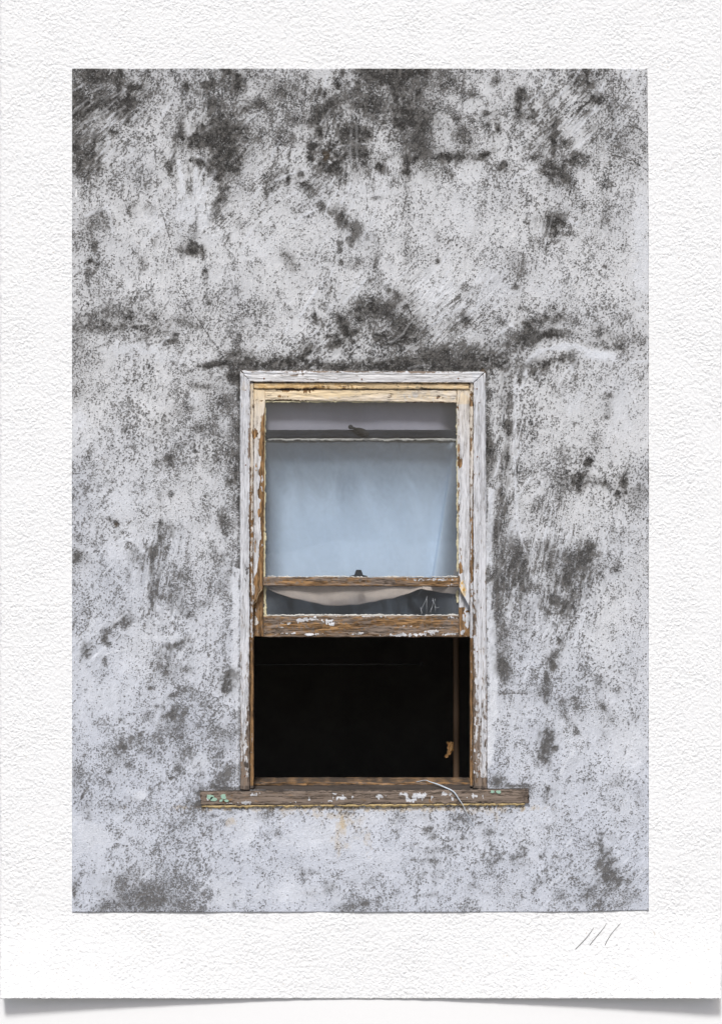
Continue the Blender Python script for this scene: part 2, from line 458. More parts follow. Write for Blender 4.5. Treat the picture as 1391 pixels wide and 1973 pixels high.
# x y rx ry angle strength: patches of soot and mould, and contact shadow painted at the sill's left end
SOOT_SHADE = """
150 190 14 12 0 .7;196 190 30 14 -15 .7;242 202 24 16 0 .9;247 218 8 12 0 .7;258 169 16 7 -10 .8;230 165 4 25 0 .8;170 212 22 8 -25 .7
159 253 26 45 0 .45;162 300 24 35 0 .42;183 139 45 12 0 .4;196 152 28 10 0 .4;180 285 4 28 0 .7;190 320 7 14 0 .6;215 253 8 5 20 .7
361 165 7 7 0 .7;396 164 8 5 0 .8;385 182 6 6 0 .5;409 157 4 7 0 .6;460 160 12 12 0 .75;453 140 9 12 0 .5;436 136 10 6 0 .6
409 200 14 8 0 .75;473 210 8 6 0 .7;494 200 15 8 0 .5;417 264 42 30 -30 .8;438 290 22 45 10 .7;383 269 22 20 0 .8;428 317 18 18 0 .7
348 264 12 14 0 .65;351 234 5 18 0 .5;335 296 4 22 0 .6;328 322 6 12 0 .6;385 311 12 8 0 .7;365 362 6 14 0 .5;428 370 8 22 20 .5
417 402 7 18 15 .55;252 402 16 14 0 .4;282 398 6 6 0 .5;295 412 8 8 0 .4;199 426 16 16 0 .36;170 444 18 22 0 .4;173 503 6 6 0 .8
187 513 5 8 0 .6;178 476 7 7 0 .5;361 484 24 8 0 .75;371 474 6 14 -35 .8;391 487 4 12 0 .6;377 439 4 16 0 .55;339 479 6 4 0 .7
299 463 6 10 0 .35;462 431 5 9 0 .4;440 456 4 6 0 .5;660 141 4 9 0 .7;652 163 4 8 0 .7;721 144 22 14 0 .8;753 149 22 14 0 .5
782 139 30 12 0 .6;814 136 18 9 0 .5;854 147 18 18 0 .4;854 168 6 6 0 .5;543 173 26 16 0 .45;617 181 18 9 0 .6;644 200 18 9 -25 .8
628 213 4 10 0 .6;683 195 26 14 0 .45;691 163 5 9 0 .6;713 218 24 14 0 .5;614 234 10 24 0 .75;617 256 6 12 0 .8;598 232 6 8 0 .6
580 232 20 16 0 .25;782 178 20 22 0 .5;803 216 20 24 0 .55;787 237 26 8 0 .65;763 194 8 14 0 .45;779 226 4 26 0 .6;811 242 10 14 0 .6
668 272 14 18 0 .65;681 253 18 10 0 .6;702 258 14 12 0 .7;699 293 14 24 0 .7;683 290 6 26 0 .7;660 302 12 9 0 .75;628 290 13 16 0 .9
601 280 9 9 0 .7;598 306 6 10 0 .7;638 320 14 9 0 .6;644 330 22 8 0 .35;622 338 50 14 0 .22;564 269 7 8 0 .5;557 301 3 10 0 .6
555 346 3 14 0 .6;529 341 14 12 0 .4;513 365 3 26 0 .5;580 333 5 5 0 .7;593 359 10 7 0 .75;606 373 6 6 0 .5;620 399 14 8 30 .6
638 410 6 6 0 .5;657 420 10 18 -20 .65;665 431 8 10 0 .5;683 444 10 16 0 .65;674 468 5 8 0 .7;654 468 6 4 0 .6;656 482 5 5 0 .7
707 460 18 14 0 .22;657 506 4 6 0 .6;723 381 10 4 0 .6;783 430 6 120 0 .22;784 322 5 16 0 .8;792 306 14 9 0 .6;816 295 18 18 0 .45
859 303 26 8 0 .7;795 269 14 16 -45 .4;731 322 8 6 0 .7;739 303 8 8 0 .4;832 322 30 14 0 .3;558 500 9 18 -35 .55;548 490 6 5 0 .4
686 508 12 8 0 .45;723 503 5 18 0 .45;792 487 16 10 0 .2;843 503 4 4 0 .7;843 463 8 12 0 .22;1002 193 9 20 12 .85;999 221 6 7 0 .6
1018 226 10 6 0 .7;1027 212 6 3 0 .6;957 156 10 6 -30 .6;909 182 14 6 0 .35;937 218 8 6 0 .65;957 221 8 8 0 .4;882 224 6 6 0 .7
898 263 14 14 0 .75;892 299 30 10 0 .55;934 297 14 6 -20 .75;960 246 5 8 0 .6;971 316 6 6 0 .8;962 322 18 10 0 .35;871 338 5 5 0 .7
1133 151 6 22 -10 .85;1114 154 12 16 0 .45;1147 162 7 9 0 .5;1147 190 12 8 0 .65;1181 210 5 16 0 .4;1055 190 8 12 0 .5;1072 179 5 5 0 .4
1058 212 10 8 0 .5;1069 252 14 22 0 .55;1067 285 4 26 0 .6;1072 232 6 14 0 .5;1089 277 8 8 0 .5;1139 249 8 5 -35 .4;1027 302 16 7 0 .65
1061 319 18 9 0 .75;1063 339 14 12 0 .7;1089 341 10 14 -30 .75;1108 311 24 10 0 .6;1119 299 10 5 0 .6;1066 353 8 4 0 .6;1030 285 16 10 0 .45
1063 423 22 14 0 .6;1077 426 12 10 0 .5;1061 442 14 12 0 .55;1089 451 18 5 -5 .5;1069 465 8 4 0 .5;1038 465 14 16 0 .32;1167 400 8 26 0 .25
1159 428 4 10 0 .4;1212 280 40 26 0 .22;901 482 4 18 15 .35;920 414 3 22 12 .3;990 496 14 20 0 .25;170 521 6 18 0 .5;274 508 8 10 0 .5
393 524 5 8 0 .7;396 537 4 14 0 .4;220 604 26 16 0 .35;196 614 28 14 0 .35;183 633 40 8 0 .42;258 630 5 3 0 .8;279 614 26 16 0 .28
356 620 20 12 0 .4;337 644 8 5 0 .8;332 657 14 5 0 .75;300 638 20 8 0 .38;268 654 12 5 0 .4;146 644 10 30 0 .28;377 628 16 8 0 .38
399 574 8 4 0 .5;401 585 8 5 0 .65;157 726 20 40 0 .18;146 766 14 20 0 .22;196 755 10 10 0 .22;420 702 30 5 -4 .7;396 706 10 4 0 .7
444 694 20 9 0 .45;476 699 26 8 0 .7;449 726 13 9 0 .8;457 683 14 8 0 .35;481 683 24 6 0 .35;375 742 10 6 0 .55;396 745 8 4 0 .55
361 763 4 10 0 .4;422 766 38 26 0 .22;356 787 14 10 0 .3;316 806 20 14 0 .28;300 830 14 14 0 .25;385 824 16 6 -10 .45;345 859 10 4 -10 .55
327 886 9 12 0 .75;303 894 8 7 0 .5;412 835 20 14 0 .25;244 827 8 6 0 .3;449 846 10 60 0 .28;715 544 6 8 0 .35;734 549 8 12 0 .4
747 560 5 5 0 .6;762 565 4 9 0 .6;755 595 14 9 0 .9;777 591 14 6 0 .6;774 575 14 8 0 .5;731 586 18 14 0 .45;702 591 24 16 0 .35
729 605 30 10 0 .35;652 615 8 8 0 .65;660 629 9 8 0 .8;620 623 10 8 0 .55;606 610 4 8 0 .6;632 647 8 4 0 .6;676 642 16 6 0 .7
649 661 18 8 -20 .75;678 658 8 4 0 .6;734 650 16 9 0 .75;766 639 30 24 0 .32;782 655 26 8 0 .6;686 621 20 12 0 .35;777 618 16 16 0 .35
793 634 14 6 0 .5;598 669 14 10 -20 .5;582 685 14 8 -30 .8;551 698 22 8 0 .85;606 700 18 6 0 .8;516 703 20 8 0 .65;686 706 60 6 0 .55
753 700 40 7 0 .65;814 682 30 8 -15 .55;846 682 24 9 -10 .65;814 700 40 9 0 .75;856 698 20 10 0 .75;895 553 10 9 0 .45;920 553 10 4 -20 .4
993 552 5 5 0 .8;1164 514 5 5 0 .7;1004 514 12 20 15 .3;895 618 9 8 -20 .7;881 629 16 12 -30 .5;1004 595 6 6 0 .5;1016 629 7 12 0 .6
1044 615 24 6 -6 .5;1072 611 7 7 0 .7;1035 626 22 12 0 .3;1033 651 26 9 -10 .65;1049 643 20 5 0 .55;996 648 20 10 0 .4;1004 668 20 7 -10 .55
974 665 8 5 0 .6;1089 643 26 5 0 .4;1153 640 12 10 0 .5;1192 657 24 12 0 .35;1150 665 26 6 5 .35;1192 671 14 5 5 .4;1234 657 12 12 0 .3
909 679 34 18 0 .5;904 699 34 12 0 .72;930 719 5 6 0 .9;962 693 20 16 0 .36;974 707 12 7 0 .55;1021 707 14 14 0 .6;1049 699 20 7 -12 .75
1083 692 18 8 -8 .7;1105 693 9 14 0 .45;1004 721 4 11 15 .8;1030 721 8 9 0 .5;1049 713 5 9 0 .5;974 780 8 18 0 .55;982 761 5 8 0 .5
974 820 9 9 0 .7;978 836 3 6 0 .7;977 878 5 14 0 .7;979 733 6 12 0 .35;1072 747 14 14 0 .3;1173 763 8 5 0 .7;1169 786 7 14 0 .5
1167 805 5 5 0 .6;946 864 8 12 0 .5;941 880 5 90 0 .3;1131 890 7 5 -20 .6;1150 848 8 14 0 .3;1083 878 12 10 0 .35;974 885 5 9 0 .8
969 912 6 20 0 .5;944 890 7 30 0 .35;966 948 3 8 0 .5;966 978 10 20 0 .5;957 1022 12 22 0 .6;959 1066 12 26 0 .48;957 1110 12 22 0 .55
957 1154 12 26 0 .5;959 1195 11 22 0 .45;964 1239 12 16 0 .5;964 1276 12 22 0 .7;996 1073 20 26 0 .65;1005 1095 14 18 0 .7
1005 1120 12 12 0 .65;991 1049 10 12 0 .5;981 1149 6 20 0 .5;1003 1154 3 10 0 .6;1010 1139 8 5 0 .6;1030 1132 14 7 0 .55;1003 1193 16 30 0 .25
1052 1051 14 12 0 .4;1059 1073 14 12 0 .55;1052 1095 7 7 0 .6;1098 1071 16 20 0 .6;1128 1073 14 20 0 .7;1133 1054 8 12 0 .7;1116 1090 26 14 0 .55
1086 1115 16 18 20 .75;1106 1110 14 14 0 .35;1120 1127 5 20 5 .6;1135 1122 4 14 5 .4;1064 1156 14 16 25 .7;1081 1139 8 14 20 .5;1103 1161 10 20 5 .6
1052 1181 8 12 20 .7;1081 1182 7 9 0 .75;1106 1178 4 9 0 .5;1067 1205 4 5 0 .6;1095 1213 3 6 15 .5;1079 1235 6 7 0 .75;1067 1266 9 14 20 .65
1061 1286 8 9 0 .85;1053 1310 4 12 0 .6;1116 926 12 14 15 .65;1103 931 16 10 0 .6;1113 946 8 7 0 .7;1145 929 14 7 0 .65;1133 892 5 7 20 .7
1076 929 14 20 0 .4;1169 936 8 8 0 .4;1199 929 8 16 15 .65;1189 953 8 6 -25 .8;1201 939 5 8 0 .7;1228 951 12 10 0 .4;1218 975 12 16 0 .36
1028 975 14 12 0 .36;1182 1044 10 4 -30 .4;1189 1083 5 9 0 .45;1184 1100 9 8 0 .4;1157 1110 4 10 0 .3;965 1290 10 18 0 .6;977 1305 8 10 0 .5
1052 1315 6 18 0 .6;1047 1337 6 8 0 .7;1052 1352 3 6 0 .6;995 1335 40 3 0 .35;1084 1357 9 7 0 .5;1086 1379 7 6 0 .55;1104 1350 6 5 0 .6
1109 1369 6 8 0 .4;1111 1412 8 8 40 .6;1099 1394 8 8 0 .4;1057 1419 14 10 0 .6;1054 1439 12 22 5 .72;1043 1464 12 10 0 .75;1069 1444 6 6 0 .6
1043 1429 4 10 0 .5;1161 1322 12 12 0 .36;1191 1332 7 10 0 .5;1163 1367 8 12 -30 .65;1178 1387 10 8 0 .45;1153 1307 5 5 0 .5;1163 1419 6 12 0 .35
1223 1387 16 6 -15 .3;1054 1521 6 5 0 .6;1049 1538 5 10 0 .5;1067 1531 8 8 0 .3;1069 1561 5 12 0 .45;1183 1516 16 5 5 .4;1193 1503 8 9 0 .35
1228 1541 8 10 0 .3;1049 1593 14 5 0 .4;1007 1638 8 10 0 .55;999 1650 12 5 -20 .6;1004 1667 14 12 0 .36;1042 1653 4 4 0 .6;1076 1655 4 4 0 .4
1156 1628 6 12 0 .5;1156 1655 8 16 0 .5;1171 1650 6 8 0 .5;1166 1677 16 14 30 .55;1176 1697 14 16 -20 .6;1198 1700 12 8 0 .45;1168 1725 16 10 -20 .45
1206 1732 18 12 0 .4;1156 1744 10 6 -25 .55;1193 1749 14 5 0 .45;1183 1660 5 3 0 .5;1173 1615 10 4 15 .4;1039 1700 9 5 -25 .5;1027 1717 4 7 20 .5
1079 1727 10 8 0 .4;1134 1725 12 8 -30 .45;1141 1715 10 4 -10 .45;942 1605 12 8 -30 .45;965 1608 6 5 -35 .45;942 1665 5 4 0 .55;957 1659 9 3 -10 .5
940 1685 10 8 0 .35;223 1009 7 6 35 .85;211 1001 5 3 20 .6;236 1025 7 3 -10 .6;226 1037 5 3 0 .6;150 1071 10 10 0 .6;158 1081 14 12 0 .35
153 1036 10 5 0 .4;178 1048 8 6 0 .35;329 953 5 6 0 .7;306 950 4 8 0 .4;310 968 5 12 0 .3;309 1003 5 8 0 .7;311 1021 14 12 0 .5;331 1021 8 8 0 .4
311 1038 9 8 0 .6;304 1051 10 5 0 .55;322 1056 5 5 0 .75;296 1064 8 9 0 .7;294 1081 4 12 0 .7;295 1111 5 14 5 .7;304 1121 3 22 12 .6
291 1154 5 18 0 .75;301 1139 4 10 10 .6;316 1086 2 14 12 .4;311 1151 12 5 0 .4;331 1154 5 14 0 .55;331 1129 6 5 -30 .6;346 1111 4 10 35 .55
361 1182 12 8 15 .55;356 1131 20 20 0 .22;392 1164 10 5 -10 .5;266 1074 12 12 30 .45;258 1051 10 8 20 .35;246 1111 4 10 0 .5;273 1094 8 20 0 .18
238 1152 3 5 0 .5;429 1008 8 20 0 .5;444 1011 10 16 0 .36;414 1071 8 14 0 .45;432 1074 12 14 0 .3;447 928 9 6 -15 .85;454 915 4 12 0 .7
444 1101 6 6 0 .5;429 1131 10 14 0 .3;258 1192 14 7 -20 .55;238 1184 9 10 0 .4;241 1204 6 8 0 .6;226 1204 8 6 0 .6;208 1220 14 8 -30 .6
202 1235 6 5 0 .7;210 1242 5 4 0 .75;168 1257 6 14 25 .75;159 1247 3 12 25 .6;203 1277 5 9 0 .6;163 1177 6 8 0 .4;153 1197 10 10 0 .32
339 1245 18 7 -20 .7;316 1262 14 16 0 .45;324 1282 18 12 0 .36;359 1290 8 6 0 .7;364 1232 6 6 0 .4;319 1290 18 14 0 .36;331 1308 10 8 0 .3
291 1327 8 4 0 .7;273 1340 10 3 0 .4;334 1342 12 5 -20 .65;356 1328 14 7 0 .4;442 1313 14 18 20 .78;450 1298 8 5 0 .7;429 1330 7 6 0 .6
329 1381 10 7 0 .75;353 1378 5 7 0 .6;301 1362 4 4 0 .6;315 1363 4 4 0 .6;339 1363 6 5 0 .5;283 1383 10 8 0 .4;326 1406 22 14 0 .46
346 1401 8 8 0 .4;349 1421 4 9 0 .5;294 1423 12 8 0 .35;231 1388 6 4 10 .6;236 1441 9 11 0 .7;251 1431 14 12 0 .42;270 1417 4 4 0 .6
231 1466 14 14 0 .42;211 1489 5 5 0 .7;248 1476 10 6 0 .36;273 1441 6 10 0 .42;291 1449 8 8 0 .36;213 1444 12 8 0 .3;346 1484 6 8 0 .6
336 1466 5 10 0 .4;351 1461 4 9 0 .55;362 1444 5 8 0 .5;369 1456 5 5 0 .4;329 1501 4 2 -20 .8;434 1418 12 14 0 .45;409 1406 10 10 0 .3
412 1461 8 6 0 .3;399 1363 10 6 0 .36;427 1506 16 10 -25 .8;450 1479 6 7 0 .55;440 1489 8 8 0 .42;412 1517 10 4 0 .7;384 1527 6 12 0 .9
382 1552 8 7 0 .75;364 1552 8 6 0 .4;388 1494 6 6 0 .4;148 1501 12 14 0 .45;150 1484 8 8 0 .3;168 1557 7 14 0 .36;172 1577 6 6 0 .45
216 1554 12 8 0 .36;256 1540 14 4 10 .3;246 1552 8 6 0 .28;159 1534 2 7 18 .8;251 1725 40 26 0 .36;238 1695 24 12 0 .32;281 1718 20 10 0 .42
291 1738 26 9 0 .48;319 1708 22 22 0 .28;339 1743 12 8 0 .36;216 1748 26 6 0 .4;146 1708 8 8 0 .5;144 1723 4 7 0 .6;159 1685 5 4 0 .6
412 1572 5 3 0 .8;446 1566 8 3 0 .5;512 1573 18 8 -15 .45;527 1564 10 5 0 .36;539 1605 6 7 0 .36;517 1607 12 8 0 .3;404 1600 8 8 0 .36
666 1568 20 4 0 .55;583 1695 5 12 -15 .6;595 1683 16 6 -10 .42;615 1683 12 5 0 .28;634 1707 10 7 0 .45;634 1721 8 6 0 .45;595 1724 14 4 0 .42
673 1749 20 7 -12 .52;703 1742 10 4 -15 .5;676 1700 10 6 0 .32;710 1702 10 5 -25 .4;502 1676 8 6 40 .32;456 1704 12 3 0 .32;451 1746 3 5 0 .6
561 1656 20 6 0 .25;766 1578 11 12 0 .46;765 1601 6 6 0 .5;827 1600 14 7 0 .6;834 1612 8 7 0 .55;830 1639 18 7 0 .55;815 1660 12 4 0 .46
837 1661 7 7 0 .55;839 1685 8 18 0 .3;891 1578 18 8 0 .46;871 1597 12 5 0 .36;925 1588 4 3 0 .6;888 1619 12 6 0 .36;869 1632 8 5 0 .36
954 1651 8 3 -10 .5;908 1710 8 6 0 .36;935 1722 7 2 0 .5;908 1751 12 5 10 .46;903 1739 8 5 0 .36;822 1726 14 3 0 .36;817 1685 4 3 0 .45
704 1742 5 4 0 .5;724 1690 10 4 -15 .28;815 1573 14 6 0 .3;990 1516 30 4 0 .75;430 1521 34 3 0 .7;955 1508 14 9 0 .6;1016 1530 5 14 0 .5;1004 1556 7 8 0 .6;975 1566 10 4 0 .4
"""
for it in SOOT_SHADE.replace("\n", ";").split(";"):
    if it.strip():
        x_, y_, rx_, ry_, an_, s_ = map(float, it.split())
        stamp(grime_shade, x_, y_, rx_ * 1.08, ry_ * 1.12, an_, s_ * (0.47 if y_ < 760 else 0.40), 1.35, ragged=0.85)
        if s_ >= 0.6:
            stamp(grime_shade, x_, y_, rx_ * 0.70, ry_ * 0.75, an_, s_ * 0.30, 1.2, ragged=0.85)
        stamp(film, x_, y_, rx_ * 1.45, ry_ * 1.45, an_, s_ * 0.75, 1.4)

CRACKS = [
 ([(300,280),(298,303),(303,333),(305,367),(311,399),(321,434),(332,474)], 1.5),
 ([(344,529),(352,558),(361,582),(368,602),(388,628),(404,649),(425,678),(434,691)], 1.5),
 ([(1204,243),(1226,247),(1246,257)], 1.6), ([(1178,299),(1198,302),(1223,313),(1234,320),(1248,329)], 1.7),
 ([(1173,294),(1174,310),(1175,327)], 1.7), ([(1097,350),(1101,364),(1098,375)], 2.2),
 ([(537,293),(520,325),(500,354)], 1.6), ([(168,1504),(159,1534),(151,1552)], 1.6), ([(1017,1337),(960,1335)], 1.5),
]
for pts, wd in CRACKS:
    jit = [(x_ + random.uniform(-2, 2), y_ + random.uniform(-2, 2)) for x_, y_ in pts]
    stroke(grime_shade, jit, wd * 0.8, 0.30, 'add')

# smears of fresher whitewash
WASH = """
367 405 34 34 0 .6;151 819 18 28 0 .5;252 670 40 12 0 .55;436 822 10 14 0 .5;372 771 14 12 0 .5;832 565 30 30 0 .35;1150 686 42 9 4 .95
230 968 50 22 0 .4;319 1230 40 7 0 .55;155 1227 12 16 0 .6;175 1612 34 34 0 .5;271 1534 18 12 0 .75;377 1471 24 18 0 .5;1235 480 14 110 0 .5
500 470 40 30 0 .3;950 560 40 26 0 .35;850 560 30 30 0 .3;1060 560 40 30 0 .2;470 1600 24 34 0 .5;600 1610 60 30 0 .35;560 1720 80 20 0 .4;430 1720 40 26 0 .45
640 1600 20 20 0 .3;740 1660 30 24 0 .25;1210 1560 24 30 0 .25;1215 1440 26 40 0 .4;985 1030 12 22 0 .6;1080 1145 10 10 0 .4;350 640 30 10 0 .2;330 690 60 12 0 .35
200 1340 40 26 0 .3;160 1380 20 30 0 .25;710 430 26 50 0 .2;700 370 40 26 0 .3;1200 780 36 50 0 .35;1105 770 20 20 0 .4;410 455 20 20 0 .3;300 420 24 20 0 .3
1000 1590 10 30 0 .3;1190 1060 30 20 0 .3;660 470 30 20 0 .2;890 400 40 60 0 .15;225 1068 30 22 0 .25;250 1125 22 36 0 .25
"""
for it in WASH.replace("\n", ";").split(";"):
    if it.strip():
        x_, y_, rx_, ry_, an_, s_ = map(float, it.split())
        stamp(wash, x_, y_, rx_, ry_, an_, s_, 1.3, 'max', 0.6)
WSTROKES = [
 ([(367,412),(352,360),(345,312)],5,.75), ([(368,412),(375,360),(378,322)],4,.7), ([(370,412),(392,370),(415,330)],5,.7),
 ([(378,300),(392,305),(400,316)],3,.85), ([(165,415),(190,405),(208,398)],3,.7), ([(208,398),(213,425),(218,450)],3,.5),
 ([(1010,722),(1018,695),(1038,678),(1066,669),(1105,667),(1136,679),(1173,687)],7,.9), ([(1006,730),(1012,705)],3,.8),
 ([(1036,715),(1040,728)],4,.6), ([(1100,700),(1102,716)],3,.6), ([(1215,700),(1250,696)],3,.6),
 ([(990,735),(992,800),(990,860)],3,.6), ([(997,740),(998,800)],2.2,.5), ([(991,880),(993,960),(996,1010),(1005,1045),(1018,1078)],3.0,.75),
 ([(1010,1105),(1012,1130)],2.5,.6), ([(960,1000),(962,1130)],2.0,.45), ([(231,1043),(248,1038),(266,1048),(277,1066)],5,.8),
 ([(284,1085),(282,1130),(284,1180)],4,.6), ([(266,1100),(264,1170)],4,.5), ([(150,1265),(165,1230),(180,1200)],4,.6),
 ([(677,250),(676,285),(677,318)],2.2,.62), ([(687,240),(688,318)],2.2,.62), ([(648,282),(684,277),(702,276)],2.4,.6), ([(672,420),(671,470)],2.2,.7),
 ([(225,190),(210,205),(196,216)],1.8,.8), ([(168,192),(152,205),(140,218)],2,.85), ([(196,184),(160,212)],1.6,.6), ([(236,165),(242,182)],2,.7),
 ([(178,245),(180,262)],5,.7), ([(200,250),(210,265)],4,.5), ([(1152,160),(1148,180)],4,.7), ([(1165,160),(1150,185)],3,.7), ([(1125,230),(1150,205)],4,.6),
 ([(1105,260),(1135,225)],4,.45), ([(1110,285),(1145,255)],4,.4), ([(1095,250),(1120,215)],3,.4), ([(1175,190),(1186,215),(1190,235)],4,.5),
 ([(1110,430),(1085,420)],6,.6), ([(490,345),(500,330),(520,305)],5,.35), ([(460,360),(470,330)],6,.3), ([(905,1660),(930,1590)],2,.3),
 ([(1085,1000),(1078,1060)],3,.4), ([(330,1232),(332,1250),(326,1256)],3,.8), ([(300,1200),(360,1195)],5,.25), ([(250,680),(300,678)],4,.5),
 ([(1015,660),(1040,640)],3,.3), ([(1060,620),(1075,598)],3,.5), ([(1085,555),(1060,570)],4,.3),
 # the bands of fresh lime brushed up against both sides of the frame
 ([(943,945),(944,1000),(942,1060)],7,1.0), ([(941,1065),(944,1085)],9,1.0), ([(943,1130),(943,1170),(946,1230),(948,1280),(951,1330),(948,1365),(944,1400),(942,1470)],9,1.0),
 ([(456,1100),(454,1180),(455,1230),(453,1290),(455,1325)],8,.95), ([(457,1340),(458,1420)],4,.5), ([(458,1330),(457,1500)],3,.5),
]
for pts, wd, s_ in WSTROKES:
    stroke(wash, pts, wd, s_ * (0.8 if s_ < 0.98 else 1.0))
# loose bristle marks where the brush was worked hardest
rb = np.random.default_rng(23)
made = 0
while made < 300:
    x_, y_ = rb.uniform(145, 1245), rb.uniform(136, 1752)
    j_, i_ = min(int((y_ - 131) / 2), NY - 1), min(int((x_ - 139) / 2), NX - 1)
    if BRUSH[j_, i_] < rb.uniform(0.8, 1.7) or (470 < x_ < 930 and 715 < y_ < 1555):
        continue
    made += 1
    ang = math.radians(82 - 40 * LEAN[j_, i_] - 62 * LEVEL[j_, i_] + rb.normal(0, 7))
    L_ = rb.uniform(10, 34)
    cv = rb.normal(0, 0.10) * L_
    dx_, dy_ = math.cos(ang) * L_, -math.sin(ang) * L_
    pts = [(x_ - dx_, y_ - dy_), (x_ + cv * math.sin(ang), y_ + cv * math.cos(ang)), (x_ + dx_, y_ + dy_)]
    if rb.random() < 0.72:
        stroke(wash, pts, rb.uniform(1.3, 2.6), rb.uniform(0.3, 0.72))
    else:
        stroke(grime_shade, pts, rb.uniform(1.2, 2.0), rb.uniform(0.12, 0.30), 'add')
grime_shade -= wash * 0.30
film -= wash * 0.22
# rain-drawn rust and old ochre limewash below the sill
for it in ((659,1584,4,14,0,.62),(657,1600,11,16,0,.46),(656,1630,16,30,0,.40),(690,1590,16,24,0,.30),(620,1580,10,20,0,.26),(540,1585,10,22,0,.22),(820,1582,10,24,0,.22),(673,1587,14,10,0,.42),(446,1585,16,9,0,.42),(710,1614,8,28,0,.36),(956,1578,9,26,0,.36),(700,1558,330,7,0,.52),(640,1572,60,8,0,.42),(560,1566,50,6,0,.3),(930,1562,60,8,0,.38),(930,719,5,7,0,.7),(628,296,8,10,0,.4),(223,1012,5,5,0,.4),(1006,1558,8,9,0,.55)):
    stamp(rust, *it[:5], it[5], 1.2, 'max', 0.6)
grime_shade += 0.075 * BRISTLE * BRUSH * (0.45 + 0.8 * wash + 0.8 * grime_shade)
grime_shade[:, :] = np.clip(grime_shade, 0.0, 0.86)
# mould, with contact shadow painted in along the edge of frame and sill
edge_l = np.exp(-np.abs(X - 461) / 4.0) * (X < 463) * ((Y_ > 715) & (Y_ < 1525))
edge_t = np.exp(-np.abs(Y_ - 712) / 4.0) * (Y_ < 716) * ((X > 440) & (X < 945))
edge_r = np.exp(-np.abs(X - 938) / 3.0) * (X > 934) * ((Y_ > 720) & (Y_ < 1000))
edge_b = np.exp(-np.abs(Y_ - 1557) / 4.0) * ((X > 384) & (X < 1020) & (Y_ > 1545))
grime_shade += 0.26 * edge_t + 0.42 * edge_l * (1 - 0.7 * wash) + 0.34 * edge_r + 0.34 * edge_b * (0.6 + 0.4 * N_MID)
cool = sstep(700, 1600, Y_ + 40 * N_BIG * 0.6 - 0.20 * (X - 700)) * 0.95  # cool cast of the light painted into the lime, growing downwards
cool = np.clip(cool + 0.06 * N_BIG, 0, 1)

# relief: trowelled unevenness, brushed ridges, raised lime bands
rel = 0.0011 * N_BIG + 0.0006 * N_MID + 0.00022 * N_EDGE + 0.00022 * BRISTLE * wash + 0.0009 * wash - 0.0012 * np.clip(grime_shade - 0.5, 0, 1) + 0.00030 * BRISTLE * BRUSH - 0.0022 * (edge_t + edge_l + edge_r)
YW = -rel
# outline of the panel: right edge leans a little at the top, bottom edge rises at the right
XS = 139 + (X - 139) * (1250 - 139 - 3.0 * np.clip((400 - Y_) / 270, 0, 1)) / (gx[-1] - 139)
YS = 131 + (Y_ - 131) * (1758.5 - 131 - 3.6 * np.clip((X - 1060) / 190, 0, 1)) / (gy[-1] - 131)
co = PA(XS, YS, 0.0)
co[..., 1] = YW
co = co.reshape(-1, 3)
idx = np.arange(NX * NY).reshape(NY, NX)
cx = 0.5 * (X[:-1, :-1] + X[1:, 1:]); cy = 0.5 * (Y_[:-1, :-1] + Y_[1:, 1:])
keep = ~((cx > HX0) & (cx < HX1) & (cy > HY0) & (cy < HY1))
q = np.stack([idx[:-1, :-1], idx[1:, :-1], idx[1:, 1:], idx[:-1, 1:]], -1)[keep]
# rim: the panel's own thickness
rim = np.concatenate([idx[0, :], idx[1:, -1], idx[-1, -2::-1], idx[-2:0:-1, 0]])
back = co[rim].copy(); back[:, 1] = 0.0068
nb = len(co) + np.arange(len(rim))
qr = np.stack([rim, np.roll(rim, -1), np.roll(nb, -1), nb], -1)
co = np.concatenate([co, back])
def ext(f):
    f = f.ravel()
    return np.concatenate([f, f[rim]])
mesh_np("weathered_wall", co, np.concatenate([q, qr]), M_WALL, attrs=dict(grime_shade=ext(grime_shade), wash=ext(wash), rust=ext(rust), cool=ext(cool), film=ext(film), lean=ext(LEAN), level=ext(LEVEL), brush=ext(BRUSH)),
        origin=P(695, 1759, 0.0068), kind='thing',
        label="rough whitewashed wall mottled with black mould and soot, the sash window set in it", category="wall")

# ------------------------------------------------------------------ the big sheet of textured paper round the wall
pxs = np.concatenate([np.arange(0.5, 142, 4.0), np.arange(142, 1248, 6.0), np.arange(1248, 1389, 4.0), [1389.0]])
pys = np.concatenate([np.arange(-6, 134, 4.0), np.arange(134, 1755, 6.0), np.arange(1755, 1925.2, 3.0), [1925.5]])
PXX, PYY = np.meshgrid(pxs, pys)
h_, w_ = PXX.shape
ax = np.clip(np.abs(PXX - 686) - 22, 0, None) / 600.0
lift = 0.047 * np.clip(ax, 0, 1.1) ** 1.45 * np.clip((PYY - 1757) / (1925.5 - 1757), 0, 1) ** 1.5
YP = 0.0036 - lift
wob = fft_noise(h_, w_, 20, 20, seed=31) * 0.0004
co = np.stack([(PXX - 695.5) * PX * (CAM_D + YP) / CAM_D, YP + wob * (PYY < 1900), ZC - (PYY - 986.5) * PX * (CAM_D + YP) / CAM_D], -1)
edge_w = fft_noise(h_, w_, 3, 3, seed=32)
co[-1, :, 2] += edge_w[-1] * 0.0005
co[:, 0, 0] += edge_w[:, 0] * 0.0008
co[:, -1, 0] += edge_w[:, -1] * 0.0008
idx = np.arange(h_ * w_).reshape(h_, w_)
cx = 0.5 * (PXX[:-1, :-1] + PXX[1:, 1:]); cy = 0.5 * (PYY[:-1, :-1] + PYY[1:, 1:])
keep = ~((cx > 146) & (cx < 1242) & (cy > 138) & (cy < 1750))
q = np.stack([idx[:-1, :-1], idx[1:, :-1], idx[1:, 1:], idx[:-1, 1:]], -1)[keep]
